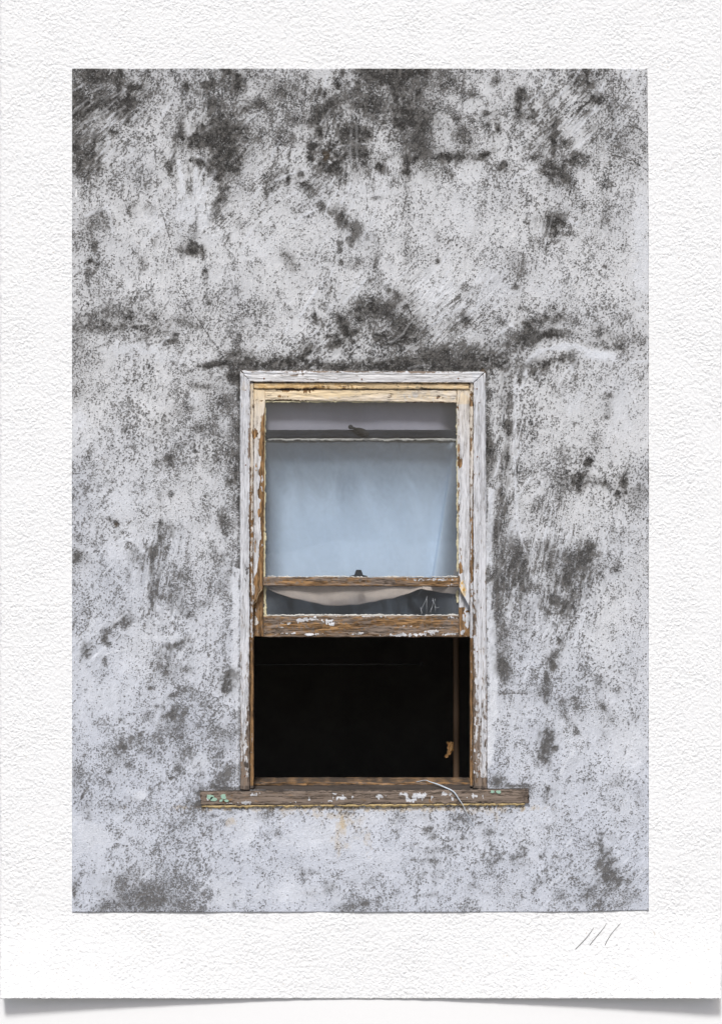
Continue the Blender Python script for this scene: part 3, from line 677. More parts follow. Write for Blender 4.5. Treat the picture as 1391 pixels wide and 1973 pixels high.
rim = np.concatenate([idx[0, :], idx[1:, -1], idx[-1, -2::-1], idx[-2:0:-1, 0]])
co = co.reshape(-1, 3)
back = co[rim] + np.array([0, 0.0022, 0]); nb = len(co) + np.arange(len(rim))
qr = np.stack([rim, np.roll(rim, -1), np.roll(nb, -1), nb], -1)
paper = mesh_np("paper_sheet", np.concatenate([co, back]), np.concatenate([q, qr]), M_PAPER, origin=P(695, 1925, 0.0036), kind='thing',
        label="huge sheet of white rough-grained paper surrounding the weathered wall, its bottom corners lifting", category="paper sheet")
# ------------------------------------------------------------------ wood, glass, cloth
def mat_wood(name, vertical=True, paint_white=(0.69, 0.70, 0.735)):
    k = NT(name)
    peel, hue, dirt, grey = (k.attr(q) for q in ("peel", "hue", "dirt", "grey"))
    st = (1, 1, 0.10) if vertical else (0.10, 1, 1)
    st2 = (1, 1, 0.30) if vertical else (0.30, 1, 1)
    g1 = k.noise(150.0, 4.0, 0.65, k.map(scale=st), 0.4)
    g2 = k.noise(105.0, 3.0, 0.6, k.map(scale=st2, loc=(1.3, 0.2, 2.1)), 0.5)
    g3 = k.noise(420.0, 2.0, 0.6)
    x = k.mad(k.math('SUBTRACT', g2, 0.5), 1.0, k.mad(k.math('SUBTRACT', g1, 0.5), 0.40, k.mad(k.math('SUBTRACT', g3, 0.5), 0.30, peel)))
    bare = k.step(0.455, 0.525, x)
    edge = k.math('MULTIPLY', k.step(0.36, 0.46, x), k.math('SUBTRACT', 1.0, bare))
    white = k.mix(k.step(0.40, 0.72, g1), paint_white, (0.44, 0.44, 0.455))
    cream = (0.80, 0.64, 0.42)
    ochre = (0.66, 0.38, 0.10)
    pc = k.mix(k.step(0.0, 0.5, hue), white, cream)
    pc = k.mix(k.step(0.5, 1.0, hue), pc, ochre)
    pc = k.mix(k.math('MULTIPLY', edge, 0.35), pc, (0.42, 0.30, 0.18))
    brown = k.mix(k.step(0.28, 0.72, g1), (0.090, 0.050, 0.024), (0.45, 0.262, 0.118))
    silver = k.mix(g1, (0.115, 0.088, 0.070), (0.33, 0.26, 0.21))
    bc = k.mix(k.step(0.25, 0.75, k.mad(k.math('SUBTRACT', g2, 0.5), 1.5, k.mad(k.math('SUBTRACT', g1, 0.5), 0.7, grey))), brown, silver)
    g4 = k.noise(70.0, 4.0, 0.7, k.map(scale=((1, 1, 0.05) if vertical else (0.05, 1, 1)), loc=(5, 1, 3)))
    split = k.math('SUBTRACT', 1.0, k.step(0.004, 0.030, k.math('ABSOLUTE', k.math('SUBTRACT', g4, 0.53))))
    bc = k.mix(k.math('MULTIPLY', split, 0.75), bc, (0.030, 0.022, 0.017))
    col = k.mix(bare, pc, bc)
    pc_crack = k.math('MULTIPLY', split, k.math('MULTIPLY', k.step(0.5, 0.62, g2), 0.5))
    col = k.mix(pc_crack, col, (0.10, 0.075, 0.055))
    dm = k.step(0.35, 0.75, k.mad(k.math('SUBTRACT', g2, 0.5), 0.9, dirt))
    col = k.mix(k.math('MULTIPLY', dm, 0.85), col, (0.045, 0.038, 0.034))
    h = k.mad(bare, -1.0, k.mad(edge, 0.35, k.mad(split, -0.8, k.mad(g1, 0.6, k.math('MULTIPLY', g3, 0.2)))))
    rough = k.mad(bare, 0.25, 0.62)
    k.pbr(col, rough, k.bump(h, 0.75, 0.0020), 0.25)
    return k.m

def mat_glass(name, dust=0.07, edge_z=0.5, edge_w=0.3):
    k = NT(name)
    fr = k.math('MULTIPLY_ADD', k.math('POWER', k.n("ShaderNodeLayerWeight").outputs['Facing'], 5.0), 0.95, 0.043)
    sm = k.noise(11.0, 5.0, 0.65, k.map(scale=(1, 1, 0.45), src=k.map(rot=(0, 0.35, 0))), 0.8)
    sm2 = k.noise(60.0, 3.0, 0.6)
    tr = k.n("ShaderNodeBsdfTransparent", {'Color': (0.982, 0.988, 0.992)})
    gl = k.n("ShaderNodeBsdfGlossy", {'Color': (1, 1, 1), 'Roughness': 0.02})
    k.put(gl.inputs['Normal'], k.bump(k.noise(2.2, 1.0, 0.5), 0.12, 0.02))
    df = k.n("ShaderNodeBsdfDiffuse", {'Color': (0.31, 0.38, 0.47)})  # dust film, its blue standing in for reflected sky
    dustf = k.math('MULTIPLY', k.step(0.30, 0.80, k.mad(k.math('SUBTRACT', sm2, 0.5), 0.35, sm), 0.25, 1.6), dust)
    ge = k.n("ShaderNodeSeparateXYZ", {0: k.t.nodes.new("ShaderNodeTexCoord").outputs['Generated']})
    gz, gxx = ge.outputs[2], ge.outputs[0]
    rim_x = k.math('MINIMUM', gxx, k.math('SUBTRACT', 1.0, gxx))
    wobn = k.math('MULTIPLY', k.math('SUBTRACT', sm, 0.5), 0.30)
    top_shade = k.step(edge_z, 1.02, k.math('ADD', gz, wobn), 0.0, edge_w)
    side_shade = k.step(0.13, 0.01, k.math('ADD', rim_x, k.math('MULTIPLY', wobn, 0.35)), 0.0, edge_w * 0.7)
    pane_shade = k.math('MAXIMUM', top_shade, side_shade)  # soft shade over the curtain, painted on the glass at top and sides
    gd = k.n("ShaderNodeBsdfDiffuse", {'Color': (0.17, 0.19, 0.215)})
    tr = k.n("ShaderNodeMixShader", {0: pane_shade, 1: tr.outputs[0], 2: gd.outputs[0]})
    s1 = k.n("ShaderNodeMixShader", {0: dustf, 1: tr.outputs[0], 2: df.outputs[0]})
    s2 = k.n("ShaderNodeMixShader", {0: k.math('MULTIPLY', fr, 1.15), 1: s1.outputs[0], 2: gl.outputs[0]})
    k.t.links.new(s2.outputs[0], k.out.inputs[0])
    return k.m

def mat_cloth(name, col, weave=900.0, blot=0.14):
    k = NT(name)
    n = k.noise(7.0, 4.0, 0.6)
    f = k.noise(weave, 1.0, 0.5)
    t = k.mad(k.math('SUBTRACT', n, 0.5), blot * 2, k.mad(k.math('SUBTRACT', f, 0.5), 0.08, 1.0))
    tn = k.n("ShaderNodeCombineXYZ", {0: t, 1: t, 2: t}).outputs[0]
    k.pbr(k.mix(1.0, col, tn, 'MULTIPLY'), 0.95, k.bump(f, 0.1, 0.001), 0.08)
    return k.m

M_WV = mat_wood("painted_wood_upright", True)
M_WH = mat_wood("painted_wood_level", False)
M_GLASS_UP = mat_glass("dusty_shaded_glass_upper", 0.022, 0.97, 0.08)
M_GLASS_LO = mat_glass("dusty_shaded_glass_lower", 0.055, 0.55, 0.34)
M_JAMB = mat_plain("dark_stained_wood", (0.045, 0.034, 0.026), 0.9, 60, 0.3, 0.15, stretch=(1, 1, 0.15))
M_PUTTY = mat_plain("old_putty", (0.60, 0.545, 0.37), 0.9, 90, 0.25, 0.15, bump=0.5)
M_PUTTYW = mat_plain("white_putty", (0.50, 0.49, 0.46), 0.9, 120, 0.3, 0.15, bump=0.6)
M_IRON = mat_plain("black_iron", (0.008, 0.009, 0.011), 0.8, 80, 0.3, 0.4, bump=0.3)
M_NAIL = mat_plain("rusty_nail", (0.16, 0.06, 0.025), 0.85, 300, 0.4, 0.2)
M_DARKRAIL = mat_plain("dark_painted_rail", (0.016, 0.019, 0.027), 0.7, 60, 0.2, 0.2, stretch=(.2, 1, 1))

# maps of paint loss, tint, dirt and greyness over the window, one cell per photo pixel
WX0, WX1, WY0, WY1 = 376, 1032, 700, 1566
wh, ww = WY1 - WY0 + 1, WX1 - WX0 + 1
WXX, WYY = np.meshgrid(np.arange(WX0, WX1 + 1.), np.arange(WY0, WY1 + 1.))
E1 = fft_noise(wh, ww, 3, 5, seed=41) * 0.6 + fft_noise(wh, ww, 7, 12, seed=42) * 0.6
EV = fft_noise(wh, ww, 3, 26, seed=43)
EH = fft_noise(wh, ww, 26, 3, seed=44)
MAPS = {q: np.zeros((wh, ww)) for q in ("peel", "hue", "dirt", "grey")}

def rect(q, x0, y0, x1, y1, v, v2=None):
    sl = (slice(max(0, int(y0 - WY0)), max(0, int(y1 - WY0 + 1))), slice(max(0, int(x0 - WX0)), max(0, int(x1 - WX0 + 1))))
    if v2 is None:
        MAPS[q][sl] = v
    else:
        t = (WYY[sl] - y0) / (y1 - y0)
        MAPS[q][sl] = v + (v2 - v) * np.clip(t, 0, 1)

def spot(q, x, y, rx, ry, s, soft=0.8):
    r = np.hypot((WXX - x) / rx, (WYY - y) / ry) + 0.50 * E1
    MAPS[q] += s * (1 - sstep(1 - 0.6 * soft, 1 + 0.4 * soft, r))

# casing
rect('peel', 455, 708, 945, 1526, 0.22)
rect('peel', 455, 708, 945, 718, 0.36)
rect('peel', 455, 1180, 482, 1526, 0.27, 0.50)
rect('peel', 909, 1100, 945, 1526, 0.27, 0.46)
rect('grey', 455, 708, 945, 1526, 0.72)
rect('hue', 455, 708, 945, 1526, 0.02)
rect('hue', 484, 719, 910, 736, 0.10)
rect('dirt', 455, 708, 945, 1526, 0.13)
rect('dirt', 455, 1300, 482, 1526, 0.16, 0.30)
# stop beads
rect('peel', 482, 738, 488, 900, 0.26); rect('peel', 482, 900, 488, 1228, 0.46); rect('peel', 480, 1228, 489, 1526, 0.66)
rect('grey', 482, 738, 489, 1526, 0.12); rect('hue', 482, 738, 489, 1150, 0.30, 0.10)
rect('peel', 905, 738, 912, 1230, 0.33); rect('peel', 905, 1230, 912, 1526, 0.60); rect('grey', 904, 738, 911, 1526, 0.25)
rect('hue', 905, 738, 912, 1000, 0.30, 0.08)
# top bead and the upper sash
rect('peel', 489, 737, 904, 749, 0.24); rect('hue', 489, 737, 904, 749, 0.66); rect('grey', 489, 737, 904, 776, 0.3)
rect('peel', 489, 750, 904, 778, 0.20); rect('hue', 489, 750, 904, 778, 0.42, 0.30)
rect('peel', 489, 779, 512, 1170, 0.20); rect('peel', 880, 779, 904, 1170, 0.19)
rect('hue', 489, 779, 512, 930, 0.28, 0.06); rect('hue', 880, 779, 904, 960, 0.16, 0.03)
rect('hue', 489, 930, 512, 1170, 0.08); rect('hue', 880, 960, 904, 1170, 0.05)
rect('grey', 489, 779, 512, 1170, 0.05); rect('grey', 880, 779, 904, 1170, 0.15)
spot('hue', 560, 744, 90, 7, 0.12); spot('hue', 620, 756, 70, 8, 0.15); spot('hue', 840, 756, 60, 10, -0.12); spot('hue', 700, 766, 90, 6, -0.06)
spot('peel', 568, 751, 34, 4, 0.45); spot('dirt', 570, 750, 26, 2.5, 0.35); spot('peel', 540, 764, 10, 2, 0.5); spot('peel', 640, 746, 40, 3, 0.26)
spot('dirt', 800, 741, 60, 3.5, 0.28); spot('dirt', 800, 747, 70, 2, 0.25); spot('peel', 750, 760, 12, 4, 0.2); spot('peel', 850, 764, 10, 3, 0.25)
spot('peel', 546, 772, 34, 2.0, 0.7); spot('dirt', 560, 773, 34, 1.6, 0.4); spot('peel', 760, 776, 120, 1.6, 0.4)
# the long bare edge of the left stile
ye = [778, 790, 820, 850, 880, 905, 925, 950, 965, 985, 1002, 1040, 1055, 1080, 1100, 1130, 1170]
xe = [512, 509, 504, 501, 503, 500, 503, 498, 503, 498, 502, 503, 498, 499, 495, 491, 486]
xe_y = np.interp(WYY[:, 0], ye, xe)[:, None]
on = (WYY > 778) & (WYY < 1172) & (WXX > 489) & (WXX < 514)
MAPS['peel'] = np.where(on, MAPS['peel'] + 0.85 * sstep(-1.6, 1.2, WXX - xe_y + 1.2 * EV + 0.5 * E1), MAPS['peel'])
for a_ in ((506, 922, 1.6, 7, -.8), (504, 942, 2, 12, -.8), (503, 958, 2.5, 7, -.5), (505, 1050, 3, 4, -.6), (492, 1050, 1.5, 12, .35), (494, 770, 2, 3, .4), (488, 785, 2, 4, .4), (493, 900, 2, 8, .3), (490, 835, 5, 7, .6),
           (505, 772, 3, 2, .5), (487, 1005, 3, 5, .5), (486, 1032, 3, 3, .6), (503, 835, 1.5, 30, .4), (498, 870, 1.2, 20, .3),
           (886, 893, 4, 9, .6), (884, 850, 1.5, 40, .35), (883, 985, 2, 16, .45), (887, 1092, 3.0, 13, .75), (884, 1115, 3, 8, .6), (887, 1060, 2, 10, .4), (884, 940, 2, 14, .4), (893, 905, 2, 5, .25), (883, 785, 2, 6, .4),
           (909, 760, 2, 6, .5), (907, 778, 3, 6, .5), (908, 850, 1.2, 22, .3), (910, 1060, 1.6, 60, .3), (909, 1110, 2, 30, .35)):
    spot('peel', *a_)
spot('hue', 891, 1121, 5, 9, 0.95); spot('dirt', 890, 1121, 2.0, 2.5, 0.6); spot('hue', 893, 1136, 5, 10, 0.5)
# casing spots
for a_ in ((475, 1106, 2.6, 13, .75), (473, 1472, 4, 9, .5), (464, 730, 2, 8, .3), (475, 930, 2, 8, .3), (468, 860, 2, 30, .2), (920, 800, 2, 14, .22), (931, 1000, 1.5, 60, .2), (918, 1230, 2, 14, .2), (922, 1440, 3, 22, .2), (930, 1180, 2, 60, .16)):
    spot('dirt', *a_)
for a_ in ((480, 860, 1.6, 40, .4), (481, 1000, 1.6, 30, .35), (481, 1110, 1.6, 40, .45), (478, 1420, 4, 40, .3), (467, 1490, 6, 30, .3), (919, 1110, 3, 26, .22), (914, 1200, 2, 40, .35), (913, 1330, 2.5, 90, .35), (924, 1420, 5, 60, .18), (914, 1480, 4, 30, .3), (640, 715, 50, 3, .2), (560, 722, 20, 2, .3), (800, 716, 40, 2.5, .3), (600, 731, 12, 1.5, .3)):
    spot('peel', *a_)
for a_ in ((471, 1370, 3, 60, -.35), (926, 1330, 3, 60, -.3), (931, 1440, 3, 40, -.3), (470, 1280, 4, 40, -.2)):
    spot('peel', *a_)
# lower sash
rect('peel', 489, 1166, 508, 1230, 0.86); rect('grey', 489, 1130, 508, 1230, 0.30); rect('hue', 489, 1166, 508, 1230, 0.18)
rect('peel', 884, 1171, 904, 1230, 0.72); rect('grey', 884, 1130, 904, 1230, 0.20); rect('hue', 884, 1160, 904, 1230, 0.05)
spot('peel', 493, 1195, 3, 16, -.55); spot('peel', 492, 1212, 3, 7, -.7); spot('peel', 901, 1195, 4, 24, -.6); spot('peel', 900, 1172, 5, 8, -.5); spot('peel', 889, 1218, 4, 4, -.6); spot('peel', 894, 1200, 3, 7, -.25); spot('dirt', 503, 1200, 3, 24, .2)
rect('peel', 507, 1110, 885, 1132, 0.86); rect('grey', 507, 1110, 885, 1132, 0.46); rect('hue', 507, 1110, 885, 1132, 0.04)
spot('peel', 830, 1117, 34, 2.4, -.5); spot('peel', 870, 1128, 12, 2, -.5); spot('peel', 640, 1112, 130, 1.6, -.42); spot('grey', 610, 1117, 60, 3, .5); spot('grey', 740, 1120, 30, 5, .5); spot('grey', 525, 1120, 14, 8, .5); spot('grey', 580, 1120, 50, 4, -.4); spot('grey', 850, 1122, 24, 4, -.3)
rect('peel', 507, 1184, 885, 1230, 0.82); rect('grey', 507, 1184, 885, 1230, 0.56); rect('hue', 507, 1184, 885, 1230, 0.05)
for a_ in ((578, 1196, 13, 3.2, -.62), (600, 1193, 16, 3, -.52), (632, 1197, 12, 4, -.62), (640, 1203, 8, 3, -.5), (556, 1201, 10, 2.5, -.4), (540, 1209, 10, 1.6, -.4), (556, 1220, 14, 2.4, -.42), (600, 1223, 14, 2, -.42), (690, 1221, 12, 2, -.42), (800, 1223, 26, 3, -.52), (830, 1217, 14, 3, -.5), (760, 1225, 24, 2, -.42), (866, 1222, 14, 3, -.45), (870, 1190, 8, 3, -.55), (780, 1207, 14, 1.6, -.38), (850, 1210, 12, 1.6, -.3), (700, 1188, 60, 1.6, -.4), (530, 1224, 10, 1.5, -.3)):
    spot('peel', *a_)
spot('grey', 560, 1203, 34, 6, -.45); spot('grey', 640, 1209, 50, 6, -.5); spot('grey', 790, 1200, 60, 7, -.55); spot('grey', 720, 1215, 50, 6, .3); spot('grey', 530, 1197, 20, 7, .3); spot('grey', 860, 1204, 14, 8, .3)
# stool edge, sill
rect('peel', 380, 1500, 1030, 1566, 0.96); rect('grey', 380, 1515, 1030, 1566, 0.86); rect('grey', 489, 1500, 905, 1514.4, 0.42)
rect('dirt', 380, 1515, 1030, 1525, 0.52); rect('dirt', 489, 1500, 905, 1514, 0.40); rect('dirt', 380, 1526, 1030, 1566, 0.17)
for a_ in ((469, 1545, 13, 3.4), (657, 1538, 10, 4.5), (634, 1543, 6, 2), (679, 1537, 4, 2), (732, 1535, 8, 3), (776, 1531, 10, 3), (806, 1537, 20, 7.5), (795, 1543, 12, 3), (862, 1531, 13, 3.4), (872, 1542, 5, 2.4), (917, 1536, 14, 4), (488, 1531, 7, 2), (596, 1540, 2.5, 3), (640, 1530, 8, 1.2), (560, 1545, 8, 1.4), (480, 1527, 22, 1.0), (445, 1546, 7, 1.4), (402, 1541, 4, 5), (620, 1546, 6, 1.2), (940, 1534, 3, 1.3)):
    spot('peel', *a_, -.75, 0.5)
GREENS = ((404, 1534, 8, 6), (412, 1538, 9, 4), (431, 1534, 6, 6), (436, 1541, 5, 3), (426, 1541, 4, 3), (949, 1528, 5, 3.4), (960, 1528.5, 5, 3.6))
spot('grey', 520, 1537, 60, 9, -.12); spot('grey', 441, 1538, 8, 8, -.4); spot('grey', 828, 1538, 6, 10, -.35); spot('dirt', 560, 1533, 26, 5, .25); spot('dirt', 700, 1533, 20, 5, .15); spot('dirt', 1012, 1537, 6, 12, .35); spot('dirt', 900, 1530, 30, 3, .2)
for q in MAPS:
    MAPS[q] = np.clip(MAPS[q] + (0.03 * EV if q == 'peel' else 0), 0, 1.2)

def sample(q, px, py):
    fx = np.clip(px - WX0, 0, ww - 1.001); fy = np.clip(py - WY0, 0, wh - 1.001)
    ix, iy = fx.astype(int), fy.astype(int)
    tx, ty = fx - ix, fy - iy
    G = MAPS[q]
    return (G[iy, ix] * (1 - tx) + G[iy, ix + 1] * tx) * (1 - ty) + (G[iy + 1, ix] * (1 - tx) + G[iy + 1, ix + 1] * tx) * ty

_seed = [100]
def board(name, TL, TR, BR, BL, Yf, depth, mat, parent, bevel=1.6, step=1.6, prof=None, rough=0.0004, wob=0.5, const=None, **props):
    """A board whose face is the four-cornered outline (photo pixels) standing at depth Yf; worn edges, thickness behind."""
    TL, TR, BR, BL = (np.array(v, float) for v in (TL, TR, BR, BL))
    W = max(np.linalg.norm(TR - TL), np.linalg.norm(BR - BL)); H = max(np.linalg.norm(BL - TL), np.linalg.norm(BR - TR))
    nu, nv = max(3, int(W / step)) + 1, max(3, int(H / step)) + 1
    u = np.linspace(0, 1, nu); v = np.linspace(0, 1, nv)
    U, V = np.meshgrid(u, v)
    _seed[0] += 1
    r = np.random.default_rng(_seed[0])
    def smooth1(n, k_):
        x_ = np.convolve(r.standard_normal(n + 4 * k_), np.hanning(2 * k_ + 1), 'same')[2 * k_:2 * k_ + n]
        return x_ / (x_.std() + 1e-9)
    px = (TL[0] * (1 - U) + TR[0] * U) * (1 - V) + (BL[0] * (1 - U) + BR[0] * U) * V
    py = (TL[1] * (1 - U) + TR[1] * U) * (1 - V) + (BL[1] * (1 - U) + BR[1] * U) * V
    if wob:
        a_, b_ = smooth1(nv, 3) * 0.30 * wob + smooth1(nv, 14) * 0.35 * wob, smooth1(nv, 3) * 0.30 * wob + smooth1(nv, 14) * 0.35 * wob
        px = px + a_[:, None] * (1 - U) + b_[:, None] * U
        a_, b_ = smooth1(nu, 3) * 0.30 * wob + smooth1(nu, 14) * 0.35 * wob, smooth1(nu, 3) * 0.30 * wob + smooth1(nu, 14) * 0.35 * wob
        py = py + a_[None, :] * (1 - V) + b_[None, :] * V
    du = np.minimum(U, 1 - U) * W; dv = np.minimum(V, 1 - V) * H
    ed = np.minimum(du, dv)
    yb = Yf + 0.0022 * (1 - sstep(0, bevel, ed)) * (bevel > 0)
    if prof is not None:
        yb = yb + prof(U, V)
    at = {q: (sample(q, px, py) if const is None or q not in const else np.full(px.shape, const[q])) for q in MAPS}
    n_ = fft_noise(max(nv, 4), max(nu, 4), *((4, 14) if H > W else (14, 3)), seed=_seed[0])[:nv, :nu]
    if const is None:
        gr = sstep(2.6, 0.2, ed)
        at['dirt'] = at['dirt'] + gr * (0.22 + 0.10 * n_)
        at['peel'] = at['peel'] + gr * 0.14
    yb = yb + rough * n_ + 0.0007 * np.clip((at['peel'] - 0.45) * 3, 0, 1)
    co = PA(px, py, Yf)
    co[..., 1] = yb
    idx = np.arange(nu * nv).reshape(nv, nu)
    q = np.stack([idx[:-1, :-1], idx[1:, :-1], idx[1:, 1:], idx[:-1, 1:]], -1).reshape(-1, 4)
    rim = np.concatenate([idx[0, :], idx[1:, -1], idx[-1, -2::-1], idx[-2:0:-1, 0]])
    co = co.reshape(-1, 3)
    back = co[rim].copy(); back[:, 1] = Yf + depth
    nb = len(co) + np.arange(len(rim))
    qr = np.stack([rim, np.roll(rim, -1), np.roll(nb, -1), nb], -1)
    ex = lambda f: np.concatenate([f.ravel(), f.ravel()[rim]])
    o = mesh_np(name, np.concatenate([co, back]), np.concatenate([q, qr]), mat, parent, {k_: ex(f) for k_, f in at.items()}, **props)
    return o

win = thing("sash_window", P(700, 1552, 0), "old wooden sash window with peeling white paint, its lower sash pushed up over blackness", "window")
win["kind"] = 'thing'

# casing: flat with an outer bead
def casing_prof(side):
    def f(U, V):
        t = {'L': U, 'R': 1 - U, 'T': V}[side]           # 0 at the outer edge, 1 at the opening
        y = 0.0030 * np.exp(-((t - 0.36) / 0.05) ** 2) - 0.0022 * sstep(0.36, 0.2, t) * 0 + 0.0030 * (1 - sstep(0.0, 0.16, t)) + 0.0016 * (t < 0.34)
        return y
    return f
board("casing_board", (462.5, 714), (482, 735.5), (480.5, 1523), (462.5, 1523), -0.011, 0.020, M_WV, win, 1.4, 1.3, casing_prof('L'), wob=0.7)
board("casing_board", (464, 713.5), (935, 715.5), (912, 737), (482.5, 735.5), -0.0105, 0.019, M_WH, win, 1.4, 1.3, casing_prof('T'), wob=0.7)
board("casing_board", (912.5, 737), (936, 716), (939, 1522), (911, 1521), -0.011, 0.020, M_WV, win, 1.4, 1.3, casing_prof('R'), wob=0.7)
board("stop_bead", (482.4, 737), (488.2, 737), (488.6, 1521), (481.2, 1522), -0.003, 0.016, M_WV, win, 1.2, 1.1)
board("stop_bead", (905.2, 738), (912, 738), (910.6, 1520), (905.6, 1519), -0.003, 0.016, M_WV, win, 1.2, 1.1)
board("stop_bead", (488.6, 737), (905, 738.5), (905, 749.5), (488.6, 748.5), -0.002, 0.014, M_WH, win, 2.4, 1.3)

# jamb linings behind
bm = bmesh.new()
jl, jr = P(487.5, 0, 0.1)[0], P(906, 0, 0.1)[0]
jt, jb = P(0, 739, 0.1)[2], P(0, 1517, 0.1)[2]
box_bm(bm, hx0 - .012, jl, 0.012, 0.215, jb - .03, jt + .03)
mesh_bm("jamb", bm, M_JAMB, win)
bm = bmesh.new()
box_bm(bm, jr, hx1 + .012, 0.012, 0.215, jb - .03, jt + .03)
mesh_bm("jamb", bm, M_JAMB, win)
bm = bmesh.new()
box_bm(bm, jl, jr, 0.012, 0.215, jt, jt + .03)
mesh_bm("head_lining", bm, M_JAMB, win)

# upper sash (a part, its members sub-parts)
def sash(name):
    o = bpy.data.objects.new(name, None)
    o.empty_display_size = 0.03
    COL.objects.link(o)
    o.parent = win
    return o
up = sash("upper_sash")
board("stile", (488.6, 749.6), (511, 749.6), (507.2, 1134), (488.6, 1164), 0.004, 0.022, M_WV, up, 1.3, 1.2, rough=0.0005)
board("stile", (880, 750.2), (904.8, 750.2), (904.6, 1170), (884, 1132), 0.004, 0.022, M_WV, up, 1.3, 1.2, rough=0.0005)
board("top_rail", (511.3, 749.8), (879.7, 750.8), (879.7, 775.5), (511.3, 770.5), 0.0045, 0.022, M_WH, up, 1.2, 1.2, rough=0.0005)
board("meeting_rail", (507.5, 1112), (883.5, 1113.5), (883.5, 1131), (507.5, 1129), 0.0052, 0.024, M_WH, up, 1.2, 1.1, rough=0.0006)
def pane(name, x0, y0, x1, y1, Y, mat, parent):
    bm = bmesh.new()
    a_, b_ = P(x0, y1, Y), P(x1, y0, Y)
    box_bm(bm, a_[0], b_[0], Y, Y + 0.003, a_[2], b_[2])
    return mesh_bm(name, bm, mat, parent)
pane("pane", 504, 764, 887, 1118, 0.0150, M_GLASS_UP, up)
def putty(x0, y0, x1, y1, Y, mat, parent, seed=0):
    return board("putty", (x0, y0), (x1, y0), (x1, y1), (x0, y1), Y, 0.0058, mat, parent, 0.8, 0.9, rough=0.0007, wob=1.5)
putty(507.8, 771, 511.6, 1111, 0.0090, M_PUTTY, up)
putty(879.6, 777, 883.6, 1111, 0.0090, M_PUTTY, up)
putty(513, 771.6, 880, 774.6, 0.0092, M_PUTTY, up)
putty(511, 1110.4, 881, 1112.2, 0.0092, M_PUTTYW, up)
# latch seen through the glass
bm = bmesh.new()
c0 = P(691, 1111, 0.023)
for (dz, r_, r2) in ((0, .034, .004),):
    pass
prof_ = [(-.036, .001), (-.030, .003), (-.017, .006), (-.012, .020), (-.009, .026), (.009, .026), (.012, .020), (.017, .006), (.030, .003), (.036, .001)]
top = [bm.verts.new((c0[0] + x_, c0[1], c0[2] + z_)) for x_, z_ in prof_]
bot = [bm.verts.new((c0[0] + .034, c0[1], c0[2] - .01)), bm.verts.new((c0[0] - .034, c0[1], c0[2] - .01))]
f = bm.faces.new(top + bot)
r = bmesh.ops.extrude_face_region(bm, geom=[f])
bmesh.ops.translate(bm, verts=[g for g in r['geom'] if isinstance(g, bmesh.types.BMVert)], vec=(0, 0.006, 0))
mesh_bm("latch", bm, M_IRON, up)

# lower sash, raised behind the upper one
lo = sash("lower_sash")
board("stile", (488.4, 823), (507.3, 823), (507.3, 1228), (488.2, 1228), 0.031, 0.030, M_WV, lo, 1.3, 1.2, rough=0.0006)
board("stile", (884.2, 823), (905.4, 823), (905.4, 1228), (884.2, 1228), 0.031, 0.030, M_WV, lo, 1.3, 1.2, rough=0.0006)
board("bottom_rail", (507.6, 1187.5), (883.9, 1186.5), (883.9, 1228), (507.6, 1228), 0.030, 0.034, M_WH, lo, 1.4, 1.2, rough=0.0008)
board("top_rail", (507.6, 828), (883.9, 828), (883.9, 844), (507.6, 844), 0.031, 0.026, M_DARKRAIL, lo, 1.0, 2.0)
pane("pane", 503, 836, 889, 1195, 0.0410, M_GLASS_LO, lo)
putty(508, 842.5, 883.6, 848.6, 0.0345, M_PUTTYW, lo)
putty(507.9, 1131, 513.4, 1187, 0.0345, M_PUTTY, lo)
putty(879.2, 1131, 884, 1187, 0.0345, M_PUTTY, lo)
putty(513, 1184.2, 880, 1188.2, 0.0345, M_PUTTYW, lo)
# the catch on its top rail: a squat cast body with a round thumb end
def blob(bm, c, rx, ry, rz, rot=0.0, seg=14):
    m_ = bmesh.ops.create_uvsphere(bm, u_segments=seg, v_segments=seg // 2 + 2, radius=1.0)
    for v_ in m_['verts']:
        p_ = Vector((v_.co.x * rx, v_.co.y * ry, v_.co.z * rz))
        cs, sn = math.cos(rot), math.sin(rot)
        v_.co = Vector((p_.x * cs + p_.z * sn, p_.y, -p_.x * sn + p_.z * cs)) + Vector(c)
bm = bmesh.new()
blob(bm, P(695, 830.5, 0.0245), .028, .0055, .0125, 0.24)
blob(bm, P(703, 834, 0.0245), .018, .0055, .0100, 0.3)
blob(bm, P(675.5, 822.5, 0.0245), .0100, .0055, .0090)
tube_bm(bm, [P(675, 823, 0.0245), P(682, 825, 0.0245), P(692, 829, 0.0245)], [.0055, .0055, .0055], 10)
mesh_bm("catch", bm, M_IRON, lo, True)

# the torn cord at the horn of the left stile
bm = bmesh.new()
tube_bm(bm, [P(505, 1136, .0), P(499, 1143, -.002), P(496, 1151, -.003), P(494, 1159, -.002), P(488.5, 1165, .001)], [.0012, .0013, .0013, .0012, .001], 8)
mesh_bm("sash_cord", bm, mat_plain("old_cord", (0.36, 0.26, 0.15), 0.9, 200, 0.3), win, True)

